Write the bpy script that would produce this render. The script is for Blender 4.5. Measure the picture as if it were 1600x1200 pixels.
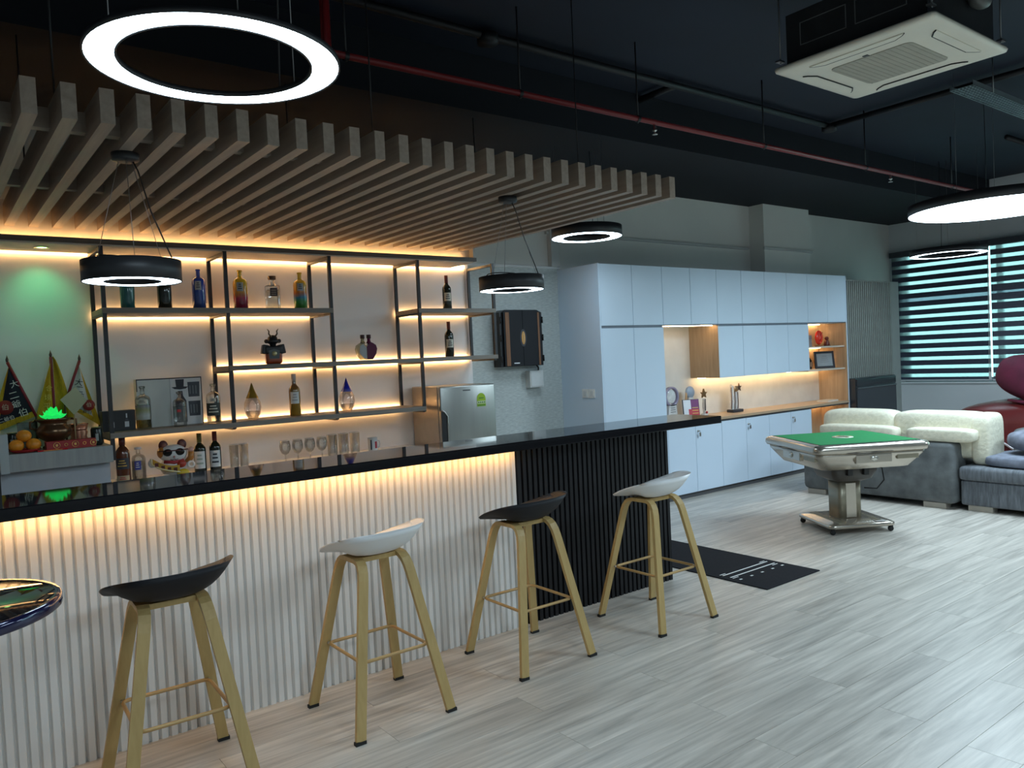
import bpy, bmesh, math, random
from mathutils import Vector, Matrix
random.seed(7)
PI = math.pi
for o in list(bpy.data.objects): bpy.data.objects.remove(o)
S = bpy.context.scene
COL = S.collection

# ------------------------------------------------------------------ camera
F_PX, YAW, PITCH, ROLL = 1217.6, 0.918886, -0.0320994, -0.0471212
CAM = Vector((0, 0, 1.55))
fw = Vector((math.cos(YAW)*math.cos(PITCH), math.sin(YAW)*math.cos(PITCH), math.sin(PITCH)))
r0 = Vector((math.sin(YAW), -math.cos(YAW), 0)); u0 = r0.cross(fw)
rt = math.cos(ROLL)*r0 + math.sin(ROLL)*u0
up = -math.sin(ROLL)*r0 + math.cos(ROLL)*u0
cam = bpy.data.cameras.new('camera'); camo = bpy.data.objects.new('camera', cam); COL.objects.link(camo)
camo.matrix_world = Matrix(((rt.x, up.x, -fw.x, CAM.x), (rt.y, up.y, -fw.y, CAM.y), (rt.z, up.z, -fw.z, CAM.z), (0, 0, 0, 1)))
cam.sensor_fit = 'HORIZONTAL'; cam.sensor_width = 36; cam.lens = F_PX/1600*36; cam.clip_start = 0.02
S.camera = camo
def proj(p):
    d = Vector(p)-CAM; z = d.dot(fw)
    if z < 0.05: return None
    return (800+F_PX*d.dot(rt)/z, 600-F_PX*d.dot(up)/z)

# ------------------------------------------------------------------ world and exposure
W = bpy.data.worlds.new('daylight'); S.world = W; W.use_nodes = True
bg = W.node_tree.nodes['Background']; bg.inputs[0].default_value = (0.74, 0.93, 0.94, 1); bg.inputs[1].default_value = 1.5
S.view_settings.view_transform = 'Standard'; S.view_settings.look = 'None'; S.view_settings.gamma = 1
S.view_settings.use_curve_mapping = False
S.view_settings.exposure = 1.22
RING_E = 10.0
COOL, WARM = (0.68, 0.87, 1.0), (1.0, 0.56, 0.215)

# ------------------------------------------------------------------ materials
MATS = {}
def nt(name):
    m = bpy.data.materials.new(name); m.use_nodes = True; t = m.node_tree
    return m, t, t.nodes['Principled BSDF'], t.nodes.new, t.links.new
def mat(name, c, rough=.5, metal=0., var=.06, scale=6., bump=0., spec=.5, stretch=(1, 1, 1), coat=0., trans=0.):
    """principled material whose colour is modulated by procedural noise"""
    if name in MATS: return MATS[name]
    m, t, b, N, L = nt(name)
    tc = N('ShaderNodeTexCoord'); mp = N('ShaderNodeMapping'); mp.inputs['Scale'].default_value = stretch
    nz = N('ShaderNodeTexNoise'); nz.inputs['Scale'].default_value = scale; nz.inputs['Detail'].default_value = 4
    L(tc.outputs['Object'], mp.inputs[0]); L(mp.outputs[0], nz.inputs['Vector'])
    r = N('ShaderNodeValToRGB')
    r.color_ramp.elements[0].position = .3; r.color_ramp.elements[1].position = .7
    r.color_ramp.elements[0].color = (*[x*(1-var) for x in c], 1); r.color_ramp.elements[1].color = (*[min(1, x*(1+var)) for x in c], 1)
    L(nz.outputs['Fac'], r.inputs[0]); L(r.outputs[0], b.inputs['Base Color'])
    b.inputs['Roughness'].default_value = rough; b.inputs['Metallic'].default_value = metal
    b.inputs['Specular IOR Level'].default_value = spec; b.inputs['Coat Weight'].default_value = coat
    b.inputs['Transmission Weight'].default_value = trans
    if bump:
        bp = N('ShaderNodeBump'); bp.inputs['Strength'].default_value = bump; bp.inputs['Distance'].default_value = .01
        L(nz.outputs['Fac'], bp.inputs['Height']); L(bp.outputs[0], b.inputs['Normal'])
    MATS[name] = m; return m
def emit(name, c, s):
    if name in MATS: return MATS[name]
    m, t, b, N, L = nt(name)
    b.inputs['Base Color'].default_value = (.9, .9, .9, 1)
    b.inputs['Emission Color'].default_value = (*c, 1); b.inputs['Emission Strength'].default_value = s
    MATS[name] = m; return m
def glass(name, tint, rough=.02, k=.5):
    """thin-walled glass: tinted see-through with fresnel reflection"""
    if name in MATS: return MATS[name]
    m = bpy.data.materials.new(name); m.use_nodes = True; t = m.node_tree; t.nodes.remove(t.nodes['Principled BSDF'])
    N, L = t.nodes.new, t.links.new; out = t.nodes['Material Output']
    tr = N('ShaderNodeBsdfTransparent'); gl = N('ShaderNodeBsdfGlossy'); gl.inputs['Roughness'].default_value = rough
    lw = N('ShaderNodeLayerWeight'); lw.inputs['Blend'].default_value = k
    rp = N('ShaderNodeValToRGB'); e = rp.color_ramp.elements
    e[0].color = (*tint, 1); e[1].position = .9; e[1].color = (*[x*.88 for x in tint], 1)
    mp = N('ShaderNodeMath'); mp.operation = 'MULTIPLY_ADD'; mp.inputs[1].default_value = .55; mp.inputs[2].default_value = .04
    L(lw.outputs['Facing'], rp.inputs[0]); L(rp.outputs[0], tr.inputs[0])
    L(lw.outputs['Fresnel'], mp.inputs[0])
    mx = N('ShaderNodeMixShader'); L(mp.outputs[0], mx.inputs[0]); L(tr.outputs[0], mx.inputs[1]); L(gl.outputs[0], mx.inputs[2])
    L(mx.outputs[0], out.inputs[0]); MATS[name] = m; return m
def wood(name, c1, c2, axis='X', sc=1., rough=.5, rand=0., bump=.1, spec=.4):
    """stretched-noise wood grain running along an axis of the object"""
    if name in MATS: return MATS[name]
    m, t, b, N, L = nt(name)
    tc = N('ShaderNodeTexCoord'); oi = N('ShaderNodeObjectInfo')
    cv = N('ShaderNodeCombineXYZ'); mul = N('ShaderNodeMath'); mul.operation = 'MULTIPLY'; mul.inputs[1].default_value = 37.
    L(oi.outputs['Random'], mul.inputs[0]); L(mul.outputs[0], cv.inputs[0]); L(mul.outputs[0], cv.inputs[1])
    add = N('ShaderNodeVectorMath'); L(tc.outputs['Object'], add.inputs[0]); L(cv.outputs[0], add.inputs[1])
    mp = N('ShaderNodeMapping'); s = [11*sc]*3; s['XYZ'.index(axis)] = .9*sc; mp.inputs['Scale'].default_value = s
    L(add.outputs[0], mp.inputs[0])
    n1 = N('ShaderNodeTexNoise'); n1.inputs['Scale'].default_value = 1.4; n1.inputs['Detail'].default_value = 7; n1.inputs['Roughness'].default_value = .62; n1.inputs['Distortion'].default_value = 1.1
    L(mp.outputs[0], n1.inputs['Vector'])
    mp2 = N('ShaderNodeMapping'); s2 = [60*sc]*3; s2['XYZ'.index(axis)] = 2.5*sc; mp2.inputs['Scale'].default_value = s2; L(add.outputs[0], mp2.inputs[0])
    n2 = N('ShaderNodeTexNoise'); n2.inputs['Scale'].default_value = 1.; n2.inputs['Detail'].default_value = 3; L(mp2.outputs[0], n2.inputs['Vector'])
    mx = N('ShaderNodeMix'); mx.data_type = 'FLOAT'; mx.inputs[0].default_value = .35; L(n1.outputs['Fac'], mx.inputs[2]); L(n2.outputs['Fac'], mx.inputs[3])
    rp = N('ShaderNodeValToRGB'); e = rp.color_ramp.elements; e[0].position = .33; e[1].position = .64; e[0].color = (*c2, 1); e[1].color = (*c1, 1)
    L(mx.outputs[0], rp.inputs[0])
    hv = N('ShaderNodeHueSaturation'); mr = N('ShaderNodeMapRange'); mr.inputs['To Min'].default_value = 1-rand; mr.inputs['To Max'].default_value = 1+rand
    L(oi.outputs['Random'], mr.inputs[0]); L(mr.outputs[0], hv.inputs['Value']); L(rp.outputs[0], hv.inputs['Color']); L(hv.outputs[0], b.inputs['Base Color'])
    b.inputs['Roughness'].default_value = rough; b.inputs['Specular IOR Level'].default_value = spec
    bp = N('ShaderNodeBump'); bp.inputs['Strength'].default_value = bump; bp.inputs['Distance'].default_value = .004
    L(mx.outputs[0], bp.inputs['Height']); L(bp.outputs[0], b.inputs['Normal'])
    MATS[name] = m; return m

# ------------------------------------------------------------------ mesh builder
class MB:
    def __init__(s): s.bm = bmesh.new(); s.mi = 0
    def _fin(s, fs, smooth=False):
        for f in fs: f.material_index = s.mi; f.smooth = smooth
    def box(s, x0, x1, y0, y1, z0, z1, bev=0., seg=2, rot=None, at=None):
        b = bmesh.new()
        bmesh.ops.create_cube(b, size=1)
        for v in b.verts: v.co = Vector(((x0+x1)/2+v.co.x*(x1-x0), (y0+y1)/2+v.co.y*(y1-y0), (z0+z1)/2+v.co.z*(z1-z0)))
        if bev: bmesh.ops.bevel(b, geom=b.edges[:], offset=bev, segments=seg, affect='EDGES', profile=.5)
        return s.merge(b, rot, at, bool(bev) and seg > 2)
    def merge(s, b, rot=None, at=None, smooth=False):
        M_ = Matrix.Identity(4)
        if rot is not None: M_ = rot.to_4x4()
        if at is not None: M_ = Matrix.Translation(at) @ M_
        vs = [s.bm.verts.new(M_ @ v.co) for v in b.verts]; b.verts.index_update()
        fs = []
        for f in b.faces:
            try: fs.append(s.bm.faces.new([vs[v.index] for v in f.verts]))
            except ValueError: pass
        s._fin(fs, smooth); b.free(); return s
    def lathe(s, prof, seg=24, at=(0, 0, 0), sx=1., sy=1., rot=None):
        rings = []; A = Vector(at); R_ = rot.to_4x4() if rot else Matrix.Identity(4); fs = []
        for r, z in prof:
            if r < 1e-6: rings.append([s.bm.verts.new(A+R_ @ Vector((0, 0, z)))])
            else: rings.append([s.bm.verts.new(A+R_ @ Vector((r*sx*math.cos(2*PI*i/seg), r*sy*math.sin(2*PI*i/seg), z))) for i in range(seg)])
        for a, b in zip(rings, rings[1:]):
            for i in range(seg):
                j = (i+1) % seg
                q = [a[0], b[j], b[i]] if len(a) == 1 and len(b) > 1 else [a[i], a[j], b[0]] if len(b) == 1 and len(a) > 1 else [a[i], a[j], b[j], b[i]] if len(a) > 1 else None
                if q:
                    try: fs.append(s.bm.faces.new(q))
                    except ValueError: pass
        s._fin(fs, True); return s
    def tube(s, pts, r, seg=8, closed=False, flat=None, fdir=None, cap=True):
        """round (or rectangular when flat=(width, thickness)) sweep along points; fdir is the width direction"""
        P = [Vector(p) for p in pts]; n = len(P); rings = []; last = None
        for i, p in enumerate(P):
            a = P[(i-1) % n] if closed or i else P[0]; b = P[(i+1) % n] if closed or i < n-1 else P[-1]
            t = (b-a).normalized()
            if fdir is not None: u = (Vector(fdir)-t*t.dot(Vector(fdir))).normalized()
            elif last is None: u = t.orthogonal().normalized()
            else: u = (last-t*t.dot(last)).normalized()
            last = u; v = t.cross(u); rr = r[i] if isinstance(r, (list, tuple)) else r
            if flat: w, h = flat; rings.append([s.bm.verts.new(p+u*a_*w/2+v*b_*h/2) for a_, b_ in ((-1, -1), (1, -1), (1, 1), (-1, 1))])
            else: rings.append([s.bm.verts.new(p+(u*math.cos(2*PI*k/seg)+v*math.sin(2*PI*k/seg))*rr) for k in range(seg)])
        fs = []; m = len(rings[0])
        for i in range(n if closed else n-1):
            a, b = rings[i], rings[(i+1) % n]
            for k in range(m): fs.append(s.bm.faces.new([a[k], a[(k+1) % m], b[(k+1) % m], b[k]]))
        if not closed and cap: fs.append(s.bm.faces.new(rings[0][::-1])); fs.append(s.bm.faces.new(rings[-1]))
        s._fin(fs, not flat); return s
    def prism(s, poly, d0, d1, axis='Y'):
        """polygon in the two other axes, extruded along axis from d0 to d1"""
        def mk(a, b, d): return {'X': (d, a, b), 'Y': (a, d, b), 'Z': (a, b, d)}[axis]
        A = [s.bm.verts.new(mk(a, b, d0)) for a, b in poly]; B = [s.bm.verts.new(mk(a, b, d1)) for a, b in poly]
        fs = [s.bm.faces.new(A[::-1]), s.bm.faces.new(B)]; n = len(poly)
        for i in range(n): fs.append(s.bm.faces.new([A[i], A[(i+1) % n], B[(i+1) % n], B[i]]))
        s._fin(fs); return s
    def ball(s, c, rx, ry=None, rz=None, u=16, v=10, p=1.):
        ry = ry or rx; rz = rz or rx
        prof = [(max(0, math.sin(PI*i/v))**p, -math.cos(PI*i/v)) for i in range(v+1)]
        prof[0] = (0, -1); prof[-1] = (0, 1)
        b0 = len(s.bm.verts); s.lathe(prof, u); s.bm.verts.ensure_lookup_table()
        for w in list(s.bm.verts)[b0:]: w.co = Vector((c[0]+w.co.x*rx, c[1]+w.co.y*ry, c[2]+w.co.z*rz))
        return s
    def grid(s, fn, nu, nv, closed_u=False):
        V = [[s.bm.verts.new(fn(i/nu, j/nv)) for i in range(nu+(0 if closed_u else 1))] for j in range(nv+1)]
        fs = []; w = len(V[0])
        for j in range(nv):
            for i in range(nu):
                try: fs.append(s.bm.faces.new([V[j][i], V[j][(i+1) % w], V[j+1][(i+1) % w], V[j+1][i]]))
                except ValueError: pass
        s._fin(fs, True); return s
    def build(s, name, mats, parent=None, loc=None, rz=0., mods=()):
        bmesh.ops.recalc_face_normals(s.bm, faces=s.bm.faces[:])
        me = bpy.data.meshes.new(name); s.bm.to_mesh(me); s.bm.free()
        for m in (mats if isinstance(mats, (list, tuple)) else [mats]): me.materials.append(m)
        return link(name, me, parent, loc, rz)
def link(name, me, parent=None, loc=None, rz=0.):
    o = bpy.data.objects.new(name, me); COL.objects.link(o)
    if parent is not None: o.parent = parent
    if loc is not None: o.location = loc
    if rz: o.rotation_euler = (0, 0, rz)
    return o
def tag(o, label, cat, group=None):
    o['label'] = label; o['category'] = cat
    if group: o['group'] = group
    return o
def thing(name, label, cat, loc=(0, 0, 0), rz=0., group=None):
    return tag(link(name, None, None, loc, rz), label, cat, group)
def struct(o): o['kind'] = 'structure'; return o
def copy_tree(o, parent=None, loc=None, rz=None, label=None, swap=None):
    c = o.copy(); COL.objects.link(c); c.parent = parent
    if loc is not None: c.location = loc
    if rz is not None: c.rotation_euler = (0, 0, rz)
    if label: c['label'] = label
    for ch in list(o.children):
        k = copy_tree(ch, c)
        if swap and ch.name.split('.')[0] in swap:
            k.data = k.data.copy(); k.data.materials[0] = swap[ch.name.split('.')[0]]
    return c
def pbox(name, m, parent, *d, bev=0., seg=2):
    return MB().box(*d, bev=bev, seg=seg).build(name, m, parent)
def text(name, s, size, m, parent, mtx, ext=.0006):
    cu = bpy.data.curves.new(name, 'FONT'); cu.body = s; cu.size = size; cu.extrude = ext; cu.align_x = 'CENTER'; cu.align_y = 'CENTER'; cu.resolution_u = 2
    o = bpy.data.objects.new(name, cu); COL.objects.link(o)
    dg = bpy.context.evaluated_depsgraph_get(); dg.update()
    me = bpy.data.meshes.new_from_object(o.evaluated_get(dg)); bpy.data.objects.remove(o)
    me.materials.clear(); me.materials.append(m)
    q = link(name, me, parent); q.matrix_local = mtx; return q
FACE_Y = Matrix.Rotation(PI/2, 4, 'X')      # text standing upright, read from -Y

# palette
white = mat('white_laminate', (.62, .73, .85), .38, var=.015, scale=2)
whitewall = mat('white_wall_paint', (.62, .63, .62), .8, var=.03, scale=1.5)
greywall = mat('upper_wall_paint', (.82, .81, .77), .85, var=.04, scale=1.2)
panelw = mat('white_back_panel', (.80, .79, .79), .3, var=.015, scale=2)
black = mat('matte_black_metal', (.018, .018, .02), .42, var=.2, scale=20)
blackceil = mat('black_ceiling_paint', (.010, .016, .032), .75, var=.25, scale=.8)
blackceil2 = mat('black_beam_paint', (.004, .006, .012), .8, var=.25, scale=.8)
conduit_m = mat('black_conduit', (.006, .006, .008), .5)
chrome = mat('brushed_steel', (.62, .60, .56), .28, 1., var=.05, scale=30, stretch=(1, 1, .05))
shelfw = wood('grey_oak_board', (.27, .235, .20), (.17, .145, .12), 'X', 1., .5)
slatw = wood('canopy_wood', (.43, .345, .275), (.31, .245, .195), 'Y', 1., .55)
oak = wood('light_oak_veneer', (.52, .37, .23), (.37, .25, .145), 'Z', .8, .45)
oakx = wood('oak_worktop', (.52, .37, .24), (.38, .26, .16), 'X', .8, .4)
led = emit('warm_led_strip', WARM, 11)
ledbar = emit('warm_led_strip_bar', WARM, 14.5)
ledcove = emit('warm_led_strip_cove', WARM, 9)
ledcab = emit('warm_led_strip_cabinet', (1.0, .66, .34), 13.0)
cool = emit('cool_white_diffuser', COOL, RING_E)
cool2 = emit('cool_white_diffuser_small', COOL, RING_E)

# ================================================================== the room
XW, YW, ZC = 11.94, 5.97, 3.72
X0, Y0 = -3.2, -4.2
# floor: planks in view are single pieces
floor_m = wood('grey_washed_oak_plank', (.66, .61, .54), (.31, .285, .25), 'X', .75, .36, rand=.05, bump=.05, spec=.5)
sub = mat('floor_screed', (.16, .15, .14), .8)
fl = struct(pbox('floor', sub, None, X0, XW, Y0, YW+.1, -.12, -.008))
PWID, PLEN = .19, 1.3
pm = MB().box(0, PLEN-.0016, 0, PWID-.0016, -.008, 0).build('plank', floor_m).data
bpy.data.objects.remove(bpy.data.objects['plank'])
rest = MB(); iy = 0; y = Y0
while y < YW:
    x = X0-((iy*.47) % 1.)*PLEN
    while x < XW:
        vis = False
        for a in (0, .25, .5, .75, 1):
            for b in (0, 1):
                q = proj((x+a*PLEN, y+b*PWID, 0))
                if q and -5 < q[0] < 1605 and -5 < q[1] < 1205: vis = True
        hid = (y > 3.6 and x+PLEN < 4.) or (y > 5.38) or x > 9.7
        xa, xb = max(x, X0), min(x+PLEN, XW); ya, yb = y, min(y+PWID, YW)
        if vis and not hid and xa == x and xb == x+PLEN: link('plank', pm, fl, (x, y, 0))
        else: rest.box(xa, xb-.0016, ya, yb-.0016, -.008, 0)
        x += PLEN
    y += PWID; iy += 1
ro = rest.build('plank', floor_m, fl); ro['kind'] = 'stuff'
# ceiling, beam, walls
struct(pbox('ceiling', blackceil, None, X0, XW, Y0, YW, ZC, ZC+.1))
struct(pbox('trim_1', blackceil2, None, X0, XW-.001, 4.55, YW-.001, 3.32, ZC-.001))
b = MB().box(X0, XW, YW, YW+.12, 0, ZC); struct(b.build('wall_back', greywall))
struct(pbox('wall_left', whitewall, None, X0-.1, X0, Y0, YW+.12, 0, ZC))
struct(pbox('wall_front', whitewall, None, X0-.1, XW+.15, Y0-.1, Y0, 0, ZC))
b = MB()   # right wall with two window openings
for (ya, yb, za, zb) in ((Y0, YW+.12, 0, .92), (Y0, YW+.12, 2.88, ZC), (5.80, YW+.12, .92, 2.88), (2.70, 3.15, .92, 2.88), (Y0, -.3, .92, 2.88)):
    b.box(XW, XW+.15, ya, yb, za, zb)
struct(b.build('wall_right', mat('window_wall_paint', (.76, .79, .81), .8, var=.03, scale=1.5)))
alu = mat('grey_window_aluminium', (.33, .36, .38), .4, .6)
pane = glass('window_glass', (.80, .95, .95))
for n, ya, yb in ((1, 3.15, 5.80), (2, -.3, 2.70)):  # the second window is out of view, added as a daylight source
    w = struct(MB().box(XW+.05, XW+.11, ya, ya+.06, .92, 2.88).box(XW+.05, XW+.11, yb-.06, yb, .92, 2.88).box(XW+.05, XW+.11, ya, yb, .92, .98).box(XW+.05, XW+.11, ya, yb, 2.82, 2.88).build('window_%d' % n, alu))
    k = 2
    for i in range(k):
        a_, b_ = ya+(yb-ya)*i/k, ya+(yb-ya)*(i+1)/k
        pbox('pane', pane, w, XW+.075, XW+.083, a_+.01, b_-.01, .93, 2.87)
        if i: pbox('mullion', alu, w, XW+.05, XW+.11, a_-.035, a_+.035, .93, 2.87)
    pbox('sill', mat('white_sill', (.78, .80, .82), .4), w, XW-.035, XW+.05, ya-.04, yb+.04, .895, .918)
struct(pbox('trim_2', whitewall, None, 5.05, 8.36, YW-.035, YW, 2.775, 2.80))
# column in the back wall and its ledge
struct(pbox('trim_3', greywall, None, 8.42, 9.42, 5.76, YW, 2.43, 3.319))
struct(pbox('trim_4', whitewall, None, 8.39, 9.45, 5.735, 5.76, 2.755, 2.785))
struct(pbox('trim_5', whitewall, None, 5.08, 5.19, YW-.06, YW, 2.45, 3.319))
# wallpaper panel with its moulding
m, t, bsd, N, L = nt('textured_wallpaper'); MATS['wallpaper'] = m
tc = N('ShaderNodeTexCoord'); mp = N('ShaderNodeMapping'); mp.inputs['Scale'].default_value = (9, 9, 60); L(tc.outputs['Object'], mp.inputs[0])
nz = N('ShaderNodeTexNoise'); nz.inputs['Scale'].default_value = 2.2; nz.inputs['Detail'].default_value = 5; L(mp.outputs[0], nz.inputs['Vector'])
rp = N('ShaderNodeValToRGB'); rp.color_ramp.elements[0].position = .35; rp.color_ramp.elements[1].position = .65
rp.color_ramp.elements[0].color = (.43, .47, .46, 1); rp.color_ramp.elements[1].color = (.58, .62, .60, 1)
L(nz.outputs['Fac'], rp.inputs[0]); L(rp.outputs[0], bsd.inputs['Base Color']); bsd.inputs['Roughness'].default_value = .7
bp = N('ShaderNodeBump'); bp.inputs['Strength'].default_value = .35; bp.inputs['Distance'].default_value = .004; L(nz.outputs['Fac'], bp.inputs['Height']); L(bp.outputs[0], bsd.inputs['Normal'])
struct(pbox('trim_6', m, None, 4.09, 5.199, YW-.012, YW, 0, 2.43))
struct(pbox('trim_7', mat('white_moulding', (.75, .76, .75), .5), None, 4.0, 5.199, YW-.028, YW, 2.43, 2.452))
# white back panel behind the bar shelves
struct(pbox('trim_8', panelw, None, X0, 4.09, YW-.022, YW, 0, 2.45))
YB = YW-.022

# ================================================================== bar counter
bar = thing('bar_counter', 'long bar counter with glossy black top, white fluted front and black fluted end', 'bar counter', (0, 0, 0))
BX0, BXM, BX1, BY = -1.2, 2.715, 4.0, 3.57
barm = mat('bar_carcass_white', (.62, .60, .57), .6)
blk = mat('black_fluted_board', (.009, .009, .011), .42, var=.2, spec=.35)
pbox('carcass', barm, bar, BX0, BXM, BY, 3.80, 0, 1.04)
pbox('end_carcass', blk, bar, BXM, BX1, BY, 3.80, 0, 1.04)
# shallow toe gap
m, t, bsd, N, L = nt('polished_black_stone')
bsd.inputs['Base Color'].default_value = (.006, .006, .008, 1); bsd.inputs['Roughness'].default_value = .045; bsd.inputs['Specular IOR Level'].default_value = .25; bsd.inputs['IOR'].default_value = 1.5
nz = N('ShaderNodeTexNoise'); nz.inputs['Scale'].default_value = 90; rp = N('ShaderNodeValToRGB'); rp.color_ramp.elements[0].position = .68; rp.color_ramp.elements[0].color = (.006, .006, .008, 1); rp.color_ramp.elements[1].position = .8; rp.color_ramp.elements[1].color = (.03, .03, .035, 1)
L(nz.outputs['Fac'], rp.inputs[0]); L(rp.outputs[0], bsd.inputs['Base Color'])
stone = m
pbox('counter_top', stone, bar, BX0-.1, 4.40, 3.40, 3.815, 1.04, 1.09, bev=.004)
def flute(wid, h, m, nm):
    poly = [(-wid*.45, 0), (-wid*.30, -.016), (wid*.30, -.016), (wid*.45, 0)]
    o = MB().prism([(a, d) for a, d in poly], 0, h, 'Z').build(nm, m); me = o.data; bpy.data.objects.remove(o); return me
fw_m = mat('white_fluted_board', (.80, .78, .75), .5, var=.03, scale=3)
P_ = .0395
fme = flute(P_, 1.04, fw_m, 'flute'); x = BXM-P_/2
while x > -.9: link('flute', fme, bar, (x, BY, 0)); x -= P_
fme = flute(P_, 1.04, blk, 'flute'); x = BXM+P_/2
while x < BX1: link('flute', fme, bar, (x, BY, 0)); x += P_
pbox('led_strip', ledbar, bar, BX0, BXM-.02, 3.495, 3.507, 1.033, 1.0399)

# back counter behind the bar (low, in the shadow of the bar)
bc = thing('back_counter', 'low white counter along the wall behind the bar', 'counter')
pbox('counter_board', mat('white_stone', (.70, .71, .74), .25), bc, X0+.3, 3.36, 5.42, YB-.001, .82, .85, bev=.003)
for i in range(5): pbox('cupboard_door', white, bc, -.9+i*.85, -.06+i*.85, 5.44, 5.46, .08, .80)
pbox('carcass', white, bc, -.9, 3.34, 5.46, YB-.001, .08, .82)

# ================================================================== slatted canopy
can = thing('slatted_canopy', 'brown wooden slatted ceiling canopy hanging over the bar', 'canopy', (0, 0, 0))
sme = MB().box(-.025, .025, 3.23, 5.60, 2.50, 2.63).build('slat', slatw); smd = sme.data; bpy.data.objects.remove(sme)
for i in range(-8, 28): link('slat', smd, can, (.373+i*.1264, 0, 0))
beamw = wood('canopy_cross_wood', (.38, .31, .25), (.28, .225, .18), 'X', 1., .55)
for yb in (3.53, 4.62): pbox('cross_beam', beamw, can, -.66, 3.80, yb, yb+.05, 2.54, 2.62)
for xx in (.5, 1.9, 3.3):
    for yy in (3.55, 4.64): MB().tube([(xx, yy, 2.6), (xx, yy, 3.3 if yy > 4.5 else ZC)], .004, 6).build('hanger_rod', black, can)

# soffit (cove) over the shelves
sof = thing('lighting_cove', 'warm-lit cove fascia running under the back ends of the canopy slats', 'cove')
pbox('ledge_board', wood('dark_ledge', (.12, .105, .09), (.08, .07, .06), 'X'), sof, -.7, 3.90, 5.53, 5.925, 2.405, 2.437)
pbox('fascia', mat('fascia_laminate', (.66, .60, .53), .6), sof, -.7, 3.90, 5.61, 5.64, 2.437, 2.66)
pbox('underside_panel', mat('soffit_panel', (.60, .53, .46), .6), sof, -.7, 3.88, 5.55, 5.925, 2.396, 2.405)
pbox('led_strip', ledcove, sof, -.7, 3.80, 5.575, 5.585, 2.4375, 2.443)
pbox('led_strip', led, sof, -.7, 4.04, 5.927, 5.932, 2.398, 2.42)
pbox('end_cap', mat('fascia_laminate', (1, 1, 1)), sof, 3.88, 3.90, 5.55, 5.86, 2.437, 2.66)
# green downlight in the soffit
dl = thing('recessed_downlight', 'small round green downlight set in the cove over the altar', 'downlight', (.678, 5.715, 2.395))
MB().lathe([(.030, 0), (.045, 0), (.045, -.004), (.030, -.004), (.030, 0)], 20).build('rim', chrome, dl)
MB().lathe([(0, -.001), (.03, -.001)], 20).build('lens', emit('green_lens', (.45, 1., .25), 6), dl)
sp = bpy.data.lights.new('green_spot', 'SPOT'); sp.energy = 1.7; sp.color = (.12, 1., .42); sp.spot_size = 1.7; sp.spot_blend = .9; sp.shadow_soft_size = .03
so = bpy.data.objects.new('green_spot', sp); COL.objects.link(so); so.parent = dl; so.location = (0, 0, -.01); so.rotation_euler = (math.radians(28), 0, 0)

# ================================================================== wall shelf
YF, YR = 5.53, 5.926
sh = thing('display_shelf', 'black metal frame shelf with lit grey-oak boards on the bar back wall', 'shelf')
posts = [(.98, 1.02), (1.757, 1.15), (2.535, 1.15), (3.31, 1.15), (4.068, 1.565)]
for xx, zb in posts:
    for yy in (YF, YR-.02): pbox('post', black, sh, xx-.0125, xx+.0125, yy, yy+.02, zb, 2.395)
    pbox('top_rail', black, sh, xx-.0125, xx+.0125, YF+.02, YR-.02, 2.37, 2.39)
boards = [(.98, 2.535, 2.0), (3.31, 4.068, 2.0), (1.757, 4.068, 1.595), (.98, 3.31, 1.195)]
for xa, xb, zz in boards:
    bd = pbox('board', shelfw, sh, xa-.012, xb+.012, YF-.003, YR, zz-.035, zz)
    xe = min(xb, 4.04)
    pbox('led_strip', led, bd, xa+.01, xe, YR+.001, YR+.006, zz-.03, zz-.006)
    for xx, zb in posts:
        if xa-.01 <= xx <= xb+.01: pbox('bracket', black, sh, xx-.0125, xx+.0125, YF+.02, YR-.02, zz-.05, zz-.035)

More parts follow.
